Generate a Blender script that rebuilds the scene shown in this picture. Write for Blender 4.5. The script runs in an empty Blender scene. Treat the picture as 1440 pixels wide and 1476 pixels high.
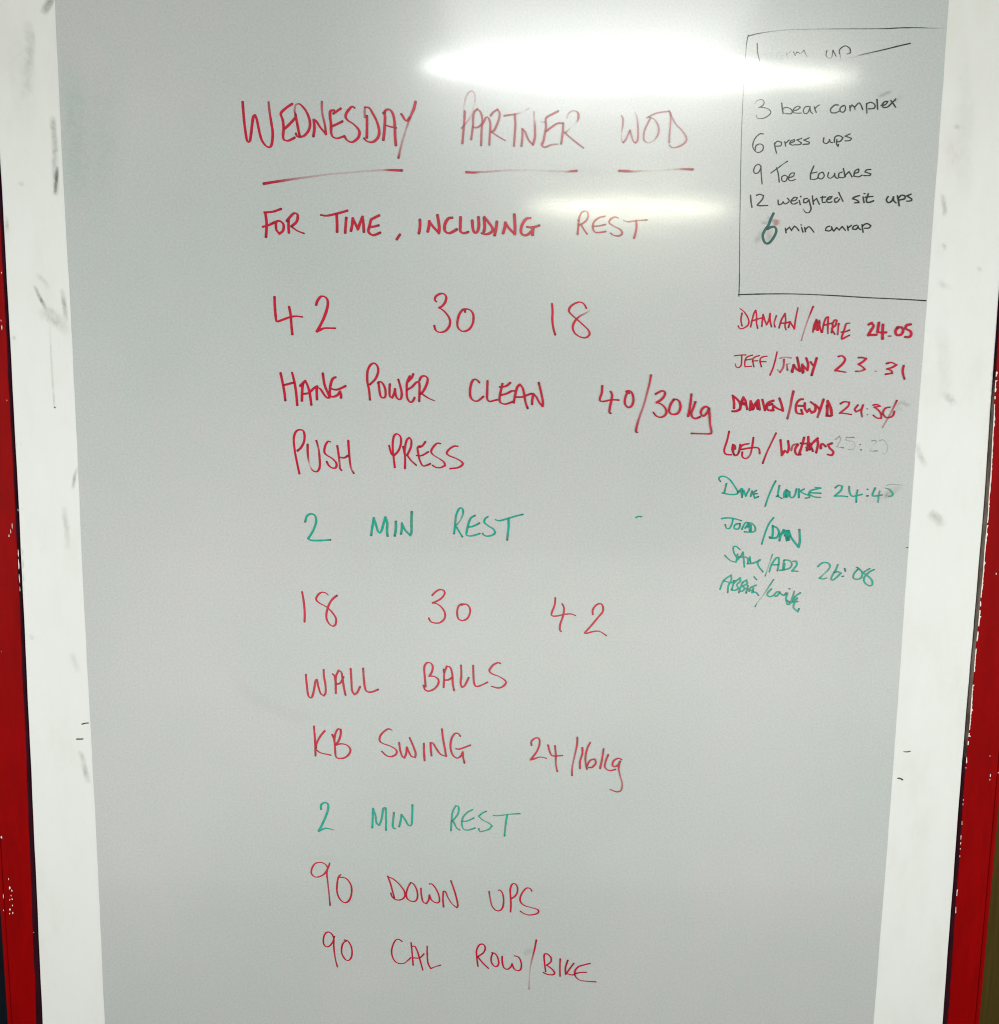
import bpy, bmesh, math, random
from mathutils import Matrix, Vector

# ------------------------------------------------------------------ scene, camera, light
scene = bpy.context.scene
C = scene.collection
scene.view_settings.view_transform = 'Standard'
scene.view_settings.look = 'None'
scene.view_settings.exposure = 0.0
scene.view_settings.gamma = 1.0
scene.cycles.transparent_max_bounces = 48
scene.cycles.filter_width = 1.1

cam_data = bpy.data.cameras.new('camera')
cam = bpy.data.objects.new('camera', cam_data)
C.objects.link(cam)
cam_data.sensor_width = 36.0
cam_data.sensor_fit = 'HORIZONTAL'
cam_data.lens = 36.0
cam_data.clip_start = 0.05
cam_data.clip_end = 60.0
# held about 1.4 m in front of the board at eye height, tipped 8 degrees down and rolled a touch
n = math.sqrt(124 ** 2 + 9812 ** 2 + 1440 ** 2)
zr = Vector((124 / n, 9812 / n, 1440 / n))
m = math.hypot(9812, 124)
xr = Vector((9812 / m, -124 / m, 0.0))
yr = zr.cross(xr)
M = Matrix((xr, yr, zr)).to_4x4()
M.translation = Vector((0.0, -1.42, 1.60))
cam.matrix_world = M
scene.camera = cam

world = bpy.data.worlds.new('World')
scene.world = world
world.use_nodes = True
bg = world.node_tree.nodes['Background']
bg.inputs['Color'].default_value = (0.97, 1.0, 0.985, 1)
bg.inputs["Strength"].default_value = 0.18


def lamp(name, loc, sx, sy, power, col=(1, 1, 1), rot=(0, 0, 0), spread=180, shape='RECTANGLE'):
    d = bpy.data.lights.new(name, 'AREA')
    d.shape = shape
    d.size, d.size_y, d.energy, d.color = sx, sy, power, col
    d.spread = math.radians(spread)
    o = bpy.data.objects.new(name, d)
    o.location = loc
    o.rotation_euler = rot
    C.objects.link(o)
    return o


# the room's ceiling: one long fluorescent batten, its pale diffuser, and the next row further back
lamp('lamp_batten', (0.46, -4.22, 3.18), 1.80, 0.28, 105, (0.98, 1.0, 0.96), shape='ELLIPSE')
lamp('lamp_batten_end', (1.46, -4.34, 3.18), 0.95, 0.13, 22, (1.0, 1.0, 0.88), shape='ELLIPSE')
lamp('lamp_diffuser', (0.42, -3.62, 3.20), 1.40, 0.95, 12.5, (0.97, 1.0, 0.98))
lamp('lamp_far_batten', (1.28, -8.95, 3.18), 2.1, 0.12, 150, (1.0, 1.0, 0.76), shape='ELLIPSE')
for name, loc, power in (('fill_light_right', (2.9, -2.0, 1.45), 12.8), ('fill_light_left', (-2.7, -1.9, 1.25), 12.2)):  # side fill lights, added to shape the brightness across the board
    o = lamp(name, loc, 0.8, 0.8, power, (1.0, 1.0, 0.985), spread=85)
    o.rotation_euler = (Vector((0.15, 0, 1.30)) - Vector(loc)).to_track_quat('-Z', 'Y').to_euler()

# ------------------------------------------------------------------ helpers
def tag(o, **kw):
    for k, v in kw.items():
        o[k] = v
    return o


def empty(name, loc=(0, 0, 0), parent=None):
    o = bpy.data.objects.new(name, None)
    o.empty_display_size = 0.05
    C.objects.link(o)
    o.location = loc
    if parent:
        o.parent = parent
    return o


def mesh_obj(name, verts, faces, mat, parent=None, smooth=False):
    me = bpy.data.meshes.new(name)
    me.from_pydata(verts, [], faces)
    me.materials.append(mat)
    me.update()
    if smooth:
        for p in me.polygons:
            p.use_smooth = True
    o = bpy.data.objects.new(name, me)
    C.objects.link(o)
    if parent:
        o.parent = parent
    return o


def box_data(x0, x1, y0, y1, z0, z1):
    v = [(x, y, z) for x in (x0, x1) for y in (y0, y1) for z in (z0, z1)]
    f = [(0, 1, 3, 2), (4, 6, 7, 5), (0, 4, 5, 1), (2, 3, 7, 6), (0, 2, 6, 4), (1, 5, 7, 3)]
    return v, f


class NT:
    """small wrapper for node trees"""
    def __init__(self, name):
        self.mat = bpy.data.materials.new(name)
        self.mat.use_nodes = True
        self.t = self.mat.node_tree
        self.p = self.t.nodes['Principled BSDF']

    def n(self, kind, **inp):
        nd = self.t.nodes.new(kind)
        for k, v in inp.items():
            key = k.replace('_', ' ')
            if key in nd.inputs:
                s = nd.inputs[key]
                if hasattr(v, 'is_output'):
                    self.t.links.new(v, s)
                else:
                    s.default_value = v
            else:
                setattr(nd, k, v)
        return nd

    def link(self, a, b):
        self.t.links.new(a, b)

    def math(self, op, a, b=None, c=None, clamp=False):
        nd = self.t.nodes.new('ShaderNodeMath')
        nd.operation = op
        nd.use_clamp = clamp
        for i, v in enumerate((a, b, c)):
            if v is None:
                continue
            if hasattr(v, 'is_output'):
                self.t.links.new(v, nd.inputs[i])
            else:
                nd.inputs[i].default_value = v
        return nd.outputs[0]

    def ramp(self, fac, stops, interp='LINEAR'):
        nd = self.t.nodes.new('ShaderNodeValToRGB')
        nd.color_ramp.interpolation = interp
        cr = nd.color_ramp
        while len(cr.elements) < len(stops):
            cr.elements.new(0.5)
        for e, (p, c) in zip(cr.elements, stops):
            e.position = p
            e.color = c if len(c) == 4 else (*c, 1)
        self.t.links.new(fac, nd.inputs[0])
        return nd.outputs[0]

    def mix(self, fac, a, b, mode='MIX'):
        nd = self.t.nodes.new('ShaderNodeMix')
        nd.data_type = 'RGBA'
        nd.blend_type = mode
        for s, v in ((nd.inputs[0], fac), (nd.inputs[6], a), (nd.inputs[7], b)):
            if hasattr(v, 'is_output'):
                self.t.links.new(v, s)
            else:
                s.default_value = v if not isinstance(v, tuple) or len(v) == 4 else (*v, 1)
        return nd.outputs[2]

    def noise(self, vec, scale, detail=2.0, rough=0.5, dims='3D'):
        nd = self.t.nodes.new('ShaderNodeTexNoise')
        nd.noise_dimensions = dims
        self.t.links.new(vec, nd.inputs['Vector'])
        nd.inputs['Scale'].default_value = scale
        nd.inputs['Detail'].default_value = detail
        nd.inputs['Roughness'].default_value = rough
        return nd.outputs['Fac']

    def coords(self):
        return self.t.nodes.new('ShaderNodeTexCoord').outputs['Object']

    def scaled(self, vec, s):
        nd = self.t.nodes.new('ShaderNodeMapping')
        nd.inputs['Scale'].default_value = s
        self.t.links.new(vec, nd.inputs['Vector'])
        return nd.outputs[0]

    def gloss(self, rough, coat, coat_rough, ior=1.5, coat_ior=1.5, spec=0.5):
        p = self.p.inputs
        p['Roughness'].default_value = rough
        p['Coat Weight'].default_value = coat
        p['Coat Roughness'].default_value = coat_rough
        p['Coat IOR'].default_value = coat_ior
        p['IOR'].default_value = ior
        p['Specular IOR Level'].default_value = spec


G_ROUGH, G_COAT, G_CROUGH, G_CIOR = 0.24, 0.5, 0.085, 1.7


def film_material():
    k = NT('grey_writing_film')
    co = k.coords()
    big = k.noise(co, 1.6, 3.0, 0.5)
    mid = k.noise(co, 9.0, 4.0, 0.6)
    grain = k.noise(co, 330.0, 2.0, 0.75)
    fine = k.noise(co, 900.0, 1.0, 0.5)
    base = k.ramp(big, [(0.32, (0.468, 0.508, 0.488)), (0.68, (0.550, 0.548, 0.546))])
    v = k.math('MULTIPLY_ADD', mid, 0.05, 0.975)
    v = k.math('ADD', v, k.math('MULTIPLY_ADD', grain, 0.40, -0.20))
    v = k.math('ADD', v, k.math('MULTIPLY_ADD', fine, 0.26, -0.13))
    cx = k.n('ShaderNodeCombineColor')
    for i in range(3):
        k.link(v, cx.inputs[i])
    col = k.mix(1.0, base, cx.outputs[0], 'MULTIPLY')
    # weak coloured mottling, like old erased ink
    tint = k.ramp(k.noise(k.scaled(co, (1, 1, 0.6)), 26.0, 2.0, 0.6), [(0.3, (0.97, 1.0, 0.99)), (0.7, (1.0, 0.985, 0.985))])
    col = k.mix(1.0, col, tint, 'MULTIPLY')
    k.link(col, k.p.inputs['Base Color'])
    k.gloss(G_ROUGH, G_COAT, G_CROUGH, coat_ior=G_CIOR, spec=0.9)
    rr = k.math('MULTIPLY_ADD', k.noise(k.scaled(co, (1, 1, 4)), 7.0, 3.0, 0.6), 0.10, G_CROUGH - 0.05)
    k.link(rr, k.p.inputs['Coat Roughness'])
    bump = k.n('ShaderNodeBump', Strength=0.04, Distance=0.0004, Height=k.noise(co, 60.0, 3.0, 0.6))
    k.link(bump.outputs[0], k.p.inputs['Coat Normal'])
    return k.mat


def side_material():
    k = NT('white_laminate')
    co = k.coords()
    grime = k.noise(k.scaled(co, (2.2, 1, 0.8)), 9.0, 6.0, 0.65)
    g2 = k.noise(k.scaled(co, (3, 1, 1)), 40.0, 4.0, 0.7)
    base = k.ramp(grime, [(0.28, (0.69, 0.70, 0.66)), (0.46, (0.725, 0.74, 0.71)), (0.75, (0.745, 0.765, 0.738))])
    sp = k.ramp(g2, [(0.25, (0.965, 0.965, 0.955)), (0.42, (1, 1, 1))])
    col = k.mix(1.0, base, sp, 'MULTIPLY')
    # grimier towards the head of the board, where hands reach it
    sep = k.n('ShaderNodeSeparateXYZ', Vector=co)
    up = k.math('MULTIPLY', k.math('SUBTRACT', sep.outputs['Z'], 1.55, clamp=True), 0.9, clamp=True)
    dirt = k.math('MULTIPLY', up, k.ramp(k.noise(k.scaled(co, (1.6, 1, 0.7)), 13.0, 5.0, 0.7), [(0.35, (0, 0, 0)), (0.7, (1, 1, 1))]), clamp=True)
    col = k.mix(dirt, col, (0.66, 0.65, 0.57, 1))
    k.link(col, k.p.inputs['Base Color'])
    k.gloss(0.6, 0.0, 0.35, spec=0.2)
    bump = k.n('ShaderNodeBump', Strength=0.15, Distance=0.0005, Height=k.noise(co, 150.0, 3.0, 0.6))
    k.link(bump.outputs[0], k.p.inputs['Normal'])
    return k.mat


def ink_material(name, thin, pooled, soft=False):
    """marker ink laid on the film: denser where the attribute says, darker where it pooled at stroke ends"""
    k = NT(name)
    att = k.n('ShaderNodeVertexColor', layer_name='ink')
    sep = k.n('ShaderNodeSeparateColor', Color=att.outputs['Color'])
    dens, pool, rnd = sep.outputs[0], sep.outputs[1], sep.outputs[2]
    uv = k.t.nodes.new('ShaderNodeUVMap').outputs[0]
    suv = k.n('ShaderNodeSeparateXYZ', Vector=uv)
    u, v = suv.outputs['X'], suv.outputs['Y']
    cmb = k.n('ShaderNodeCombineXYZ')
    k.link(k.math('MULTIPLY', u, 3.0), cmb.inputs[0])
    k.link(k.math('MULTIPLY', v, 110.0 if not soft else 60.0), cmb.inputs[1])
    k.link(k.math('MULTIPLY', rnd, 37.0), cmb.inputs[2])
    streak = k.noise(cmb.outputs[0], 1.6, 3.0, 0.65)
    across = k.math('MULTIPLY', k.math('ABSOLUTE', k.math('SUBTRACT', u, 0.5)), 2.0)
    if soft:
        co = k.coords()
        ragged = k.noise(k.scaled(co, (1, 1, 0.45)), 190.0, 5.0, 0.75)
        aw = k.math('ADD', across, k.math('MULTIPLY_ADD', ragged, 1.3, -0.65))
        soft_in = k.math('SUBTRACT', 1.0, k.math('MULTIPLY', across, k.math('MULTIPLY', across, across)), clamp=True)
        edge = k.math('MULTIPLY', soft_in, k.math('POWER', k.math('SUBTRACT', 1.0, k.math('MULTIPLY', aw, k.math('ABSOLUTE', aw)), clamp=True), 1.5))
        patch = k.ramp(k.noise(co, 70.0, 5.0, 0.7), [(0.30, (0.2, 0.2, 0.2)), (0.66, (0.95, 0.95, 0.95))])
        a = k.math('MULTIPLY', k.math('MULTIPLY', dens, edge), k.math('MULTIPLY', patch, k.math('MULTIPLY_ADD', streak, 0.8, 0.6)), clamp=True)
        col = k.mix(streak, thin, pooled)
        k.link(col, k.p.inputs['Base Color'])
        k.gloss(0.45, 0.3, 0.25)
    else:
        rim = k.math('MULTIPLY', k.math('SUBTRACT', across, 0.55, clamp=True), 1.1)
        edge = k.ramp(across, [(0.80, (1, 1, 1)), (1.0, (0.45, 0.45, 0.45))])
        t = k.math('MULTIPLY_ADD', streak, 1.5, -0.48)
        t = k.math('ADD', k.math('ADD', t, pool), rim, clamp=True)
        col = k.mix(t, thin, pooled)
        k.link(col, k.p.inputs['Base Color'])
        # a drying nib leaves gaps: the weaker the stroke the more of it breaks up
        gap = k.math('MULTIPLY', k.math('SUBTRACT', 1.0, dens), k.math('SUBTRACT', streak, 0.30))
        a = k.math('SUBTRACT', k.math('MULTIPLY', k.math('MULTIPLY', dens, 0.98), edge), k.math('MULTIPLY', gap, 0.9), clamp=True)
        k.gloss(G_ROUGH, G_COAT, G_CROUGH, coat_ior=G_CIOR, spec=0.6)
    k.link(a, k.p.inputs['Alpha'])
    return k.mat


def paint_material():
    k = NT('red_gloss_paint')
    co = k.coords()
    w = k.noise(k.scaled(co, (3, 3, 0.5)), 22.0, 5.0, 0.6)
    col = k.ramp(w, [(0.3, (0.20, 0.0002, 0.0005)), (0.7, (0.27, 0.0003, 0.0008))])
    sc = k.ramp(k.noise(k.scaled(co, (5, 5, 1.0)), 60.0, 6.0, 0.8), [(0.74, (0, 0, 0)), (0.80, (1, 1, 1))])
    col = k.mix(k.math('MULTIPLY', sc, 0.35), col, (0.42, 0.05, 0.05, 1))
    k.link(col, k.p.inputs['Base Color'])
    k.gloss(0.5, 0.0, 0.22, spec=0.05)
    bump = k.n('ShaderNodeBump', Strength=0.25, Distance=0.0006, Height=k.noise(k.scaled(co, (1, 1, 0.25)), 90.0, 4.0, 0.6))
    k.link(bump.outputs[0], k.p.inputs['Normal'])
    return k.mat


def plain(name, col, rough=0.6, var=0.15, scale=30.0, stretch=(1, 1, 1), spec=0.5, bump=0.2):
    k = NT(name)
    co = k.coords()
    f = k.noise(k.scaled(co, stretch), scale, 5.0, 0.6)
    lo = tuple(c * (1 - var) for c in col)
    hi = tuple(min(1, c * (1 + var)) for c in col)
    k.link(k.ramp(f, [(0.3, lo), (0.7, hi)]), k.p.inputs['Base Color'])
    k.gloss(rough, 0.0, 0.3, spec=spec)
    b = k.n('ShaderNodeBump', Strength=bump, Distance=0.001, Height=f)
    k.link(b.outputs[0], k.p.inputs['Normal'])
    return k.mat


M_FILM = film_material()
M_SIDE = side_material()
M_RED = paint_material()
M_RIM = plain('shaded_frame_edge', (0.032, 0.003, 0.010), 0.6, 0.5, 60.0, (1, 1, 0.2), spec=0.08)  # red edge coloured dark for the shade inside the gap
M_CHIP = plain('bare_wood_filler', (0.80, 0.70, 0.66), 0.7, 0.15, 200.0)
M_WALL = plain('dark_blue_wall_paint', (0.004, 0.008, 0.012), 0.8, 0.2, 25.0, spec=0.05)
M_WOOD = plain('brown_wood', (0.058, 0.040, 0.007), 0.6, 0.28, 14.0, (9, 1, 0.35), bump=0.4, spec=0.08)
M_FLOOR = plain('pale_concrete', (0.78, 0.77, 0.75), 0.7, 0.12, 3.0)
M_MAT = plain('grey_rubber', (0.035, 0.035, 0.035), 0.8, 0.2, 60.0)
INK = {
    'red': ink_material('red_marker_ink', (0.66, 0.001, 0.034), (0.13, 0.0003, 0.008)),
    'green': ink_material('green_marker_ink', (0.0003, 0.44, 0.31), (0.0003, 0.11, 0.085)),
    'green_dark': ink_material('dark_green_marker_ink', (0.003, 0.13, 0.115), (0.002, 0.045, 0.042)),
    'black': ink_material('black_marker_ink', (0.020, 0.032, 0.028), (0.004, 0.008, 0.007)),
    'brown': ink_material('faded_marker_ink', (0.30, 0.22, 0.19), (0.09, 0.075, 0.07)),
}
SMEAR = {
    'grey': ink_material('grey_smear', (0.27, 0.28, 0.22), (0.16, 0.18, 0.13), True),
    'green': ink_material('green_smear', (0.05, 0.10, 0.07), (0.02, 0.05, 0.035), True),
    'pink': ink_material('pink_smear', (0.62, 0.30, 0.27), (0.45, 0.17, 0.17), True),
    'brown': ink_material('brown_smear', (0.34, 0.28, 0.20), (0.18, 0.14, 0.10), True),
    'teal': ink_material('teal_smear', (0.22, 0.46, 0.38), (0.16, 0.40, 0.33), True),
}

# ------------------------------------------------------------------ the board and its frame
board = tag(empty('whiteboard', (0, 0.0, 0.30)), category='whiteboard',
            label='glossy grey whiteboard in a red painted frame, covered in red, green and black handwriting')


def part(o, parent=board):
    """keeps world coordinates when the part is hung under the board"""
    o.parent = parent
    o.matrix_parent_inverse = Matrix.Translation(-Vector((0, 0, 0.30)))
    return o


Z0, Z1 = 0.36, 2.42          # bottom and top of the panel inside the frame
FL, FR = -0.6033, 0.5915     # left and right edge of the grey film
rng = random.Random(7)


def film():
    """thin grey film with slightly wavering cut edges"""
    y0, y1 = 0.0, 0.0006
    N = 90
    v, f = [], []
    for i in range(N + 1):
        z = Z0 + (Z1 - Z0) * i / N
        wl = 0.0006 * math.sin(z * 9.0) + rng.uniform(-0.0003, 0.0003)
        wr = 0.0006 * math.sin(z * 7.0 + 1) + rng.uniform(-0.0003, 0.0003)
        v += [(FL + wl, y1, z), (FL + wl + 0.0003, y0, z), (FR + wr - 0.0003, y0, z), (FR + wr, y1, z)]
    for i in range(N):
        a, b = 4 * i, 4 * i + 4
        for j in range(3):
            f.append((a + j, a + j + 1, b + j + 1, b + j))
    return mesh_obj('writing_film', v, f, M_FILM)


part(film())
H = -0.003                   # the frame stands a little proud of the panel, with a dark gap between them
# outer edge of the white panel, and inner edge of the red frame, measured up each side: (z, x)
EDGE = {
    -1: [(0.28, 0.7040), (0.58, 0.7008), (1.00, 0.6956), (1.38, 0.6915), (1.71, 0.6897), (2.50, 0.6880)],
    1: [(0.28, 0.6995), (0.60, 0.6980), (1.02, 0.6945), (1.40, 0.6950), (1.68, 0.6912), (2.50, 0.6890)],
}
GAP = {
    -1: [(0.28, 0.0092), (0.58, 0.0080), (1.00, 0.0045), (1.38, 0.0032), (1.71, 0.0030), (2.50, 0.0030)],
    1: [(0.28, 0.0070), (0.60, 0.0062), (1.02, 0.0040), (1.25, 0.0044), (1.40, 0.0050), (1.60, 0.0025), (1.68, 0.0020), (2.50, 0.0020)],
}


def table(tab, z):
    for (za, xa), (zb, xb) in zip(tab, tab[1:]):
        if z <= zb:
            return xa + (xb - xa) * max(0.0, (z - za) / (zb - za))
    return tab[-1][1]


def wobble(z, k):
    return 0.0003 * math.sin(z * 31 + k) + 0.0002 * math.sin(z * 83 + 2 * k)


for side in (-1, 1):
    v, f = [], []
    N = 160
    for i in range(N + 1):
        z = Z0 + (Z1 - Z0) * i / N
        x = table(EDGE[side], z) + wobble(z, side) * 0.5
        v += [(0.0, 0.0006, z), (side * (x - 0.0008), 0.0006, z), (side * x, 0.0014, z), (side * x, 0.012, z)]
    for i in range(N):
        for j in range(3):
            q = (4 * i + j, 4 * i + j + 1, 4 * i + j + 5, 4 * i + j + 4)
            f.append(q if side > 0 else q[::-1])
    part(mesh_obj('side_panel', v, f, M_SIDE))

def worn_material():
    """bare grey wood where the paint has worn off, passing raggedly into red paint darkened for shade lower down"""
    k = NT('worn_grey_wood')
    co = k.coords()
    f = k.noise(k.scaled(co, (1, 1, 0.15)), 160.0, 4.0, 0.7)
    wood = k.ramp(f, [(0.3, (0.07, 0.055, 0.045)), (0.7, (0.24, 0.20, 0.17))])
    paint = k.ramp(f, [(0.3, (0.020, 0.002, 0.006)), (0.7, (0.045, 0.005, 0.014))])  # shade in the gap, put into the paint colour
    sep = k.n('ShaderNodeSeparateXYZ', Vector=co)
    z = k.math('ADD', sep.outputs['Z'], k.math('MULTIPLY_ADD', k.noise(co, 18.0, 4.0, 0.7), 0.24, -0.12))
    up = k.math('MULTIPLY', k.math('SUBTRACT', z, 1.02), 9.0, clamp=True)
    dn = k.math('MULTIPLY', k.math('SUBTRACT', 1.60, z), 12.0, clamp=True)
    k.link(k.mix(k.math('MULTIPLY', up, dn), paint, wood), k.p.inputs['Base Color'])
    k.gloss(0.8, 0.0, 0.3, spec=0.1)
    return k.mat


M_WORN = worn_material()


def stile(side):
    """frame upright: inner edge (worn at right, darkened for shade) sloping back into the gap, flat front, a groove and a rounded outer lip"""
    N = 200
    prof = lambda xo, j: [(xo + j, H + 0.0006), (xo + 0.0008 + j, H), (0.7455, H), (0.7465, H + 0.0018), (0.7475, H + 0.0005),
                          (0.7500, H - 0.0002), (0.7532, H + 0.0008), (0.7540, H + 0.003), (0.7540, 0.028)]
    v, f, ve, fe = [], [], [], []
    P = 9
    zs = []
    for i in range(N + 1):
        z = 0.28 + 2.22 * i / N
        zs.append(z)
        xi = table(EDGE[side], z)
        xo = xi + table(GAP[side], z) + wobble(z, 5 + side)
        j = rng.uniform(-0.0003, 0.0003)
        v += [(side * x, y, z) for x, y in prof(xo, j)]
        ve += [(side * (xi - 0.001), 0.0110, z), (side * (xi + 0.0004), 0.0050, z), (side * (xo + j), H + 0.0006, z)]
    for i in range(N):
        for q in range(P - 1):
            a = i * P + q
            fc = (a, a + 1, a + P + 1, a + P)
            f.append(fc if side > 0 else fc[::-1])
        for q in range(2):
            a = i * 3 + q
            fc = (a, a + 1, a + 4, a + 3)
            fe.append(fc if side > 0 else fc[::-1])
    part(mesh_obj('frame_upright', v, f, M_RED))
    e = mesh_obj('frame_inner_edge', ve, fe, M_RIM)
    if side > 0:
        e.data.materials.append(M_WORN)
        for p in e.data.polygons:
            if p.index % 2 == 1:
                p.material_index = 1
    part(e)


stile(-1)
stile(1)
for z0, z1 in ((0.28, Z0), (Z1, 2.50)):
    v, f = box_data(-0.6880, 0.6880, H + 0.0005, 0.030, z0, z1)
    part(mesh_obj('frame_rail', v, f, M_RED))


def chips(spots, seed):
    """flakes where the red paint has come off down to pale filler: (z, size) each a ragged little polygon"""
    r = random.Random(seed)
    v, f = [], []
    for x, z, w, h in spots:
        n_ = 9
        base = len(v)
        for i in range(n_):
            a = 2 * math.pi * i / n_
            q = r.uniform(0.55, 1.0)
            v.append((x + math.cos(a) * w * q / 2, H - 0.0004, z + math.sin(a) * h * q / 2))
        f.append(tuple(range(base, base + n_))[::-1])
    o = mesh_obj('chipped_paint', v, f, M_CHIP)
    o['kind'] = 'stuff'
    return o


def ragged_edge():
    """thin broken line along the right upright where the paint has flaked off the arris"""
    r = random.Random(12)
    v, f = [], []
    z, w = 1.60, 0.0
    rows = []
    while z > 0.78:
        if r.random() < 0.10:
            w = r.uniform(0.0016, 0.0032) if z > 1.05 else r.uniform(0.0006, 0.0014)
        elif r.random() < (0.10 if z > 1.05 else 0.6):
            w = 0.0
        else:
            w = r.uniform(0.0005, 0.0015) if z > 1.05 else r.uniform(0.0, 0.0008)
        rows.append((z, w))
        z -= r.uniform(0.0014, 0.0040)
    for z, w in rows:
        x0 = table(EDGE[1], z) + table(GAP[1], z) + wobble(z, 6) - 0.0004
        v += [(x0, H - 0.0003, z), (x0 + 0.0004 + w, H - 0.0005, z)]
    for i in range(len(rows) - 1):
        if rows[i][1] > 0 and rows[i + 1][1] > 0:
            f.append((2 * i, 2 * i + 2, 2 * i + 3, 2 * i + 1))
    o = mesh_obj('flaked_edge', v, f, M_CHIP)
    return part(o)


ragged_edge()
spots = []
spots.append((0.7360, 1.0046, 0.0016, 0.0060))
spots.append((0.7358, 0.9981, 0.0014, 0.0040))
spots.append((0.7475, 1.0091, 0.0022, 0.0022))
spots.append((0.7188, 1.3111, 0.0014, 0.0040))
spots.append((0.7329, 1.0349, 0.0010, 0.0030))
chip_r = part(chips(spots, 5), board)
spots = []
spots.append((-0.6938, 1.3235, 0.0016, 0.0140))
spots.append((-0.6940, 1.3062, 0.0020, 0.0200))
spots.append((-0.6943, 1.2857, 0.0015, 0.0160))
spots.append((-0.6943, 1.2703, 0.0010, 0.0100))
spots.append((-0.7002, 1.3630, 0.0012, 0.0090))
spots.append((-0.7027, 1.3549, 0.0012, 0.0090))
spots.append((-0.7056, 1.3488, 0.0014, 0.0060))
spots.append((-0.7442, 0.8871, 0.0034, 0.0050))
spots.append((-0.7372, 0.8202, 0.0012, 0.0040))
spots.append((-0.7364, 0.8056, 0.0030, 0.0060))
spots.append((-0.7335, 0.8011, 0.0022, 0.0050))
spots.append((-0.7351, 0.7932, 0.0018, 0.0026))
spots.append((-0.7338, 0.7876, 0.0022, 0.0030))
spots.append((-0.7373, 0.7864, 0.0016, 0.0030))
spots.append((-0.7339, 0.7774, 0.0020, 0.0034))
spots.append((-0.7380, 0.7705, 0.0032, 0.0040))
spots.append((-0.7341, 0.7649, 0.0024, 0.0050))
spots.append((-0.7389, 0.7637, 0.0016, 0.0030))
spots.append((-0.7470, 0.7919, 0.0010, 0.0090))
spots.append((-0.7481, 0.7692, 0.0016, 0.0024))
spots.append((-0.7039, 0.7334, 0.0010, 0.0020))
spots.append((-0.6944, 1.7185, 0.0016, 0.0030))
spots.append((-0.6984, 1.6437, 0.0018, 0.0090))
spots.append((-0.6988, 1.6532, 0.0012, 0.0040))
spots.append((-0.6971, 1.5426, 0.0010, 0.0026))
spots.append((-0.7269, 1.1764, 0.0014, 0.0014))
spots.append((-0.6879, 1.4809, 0.0010, 0.0080))
spots.append((-0.6904, 1.3863, 0.0010, 0.0060))
chip_l = part(chips(spots, 6), board)

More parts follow.
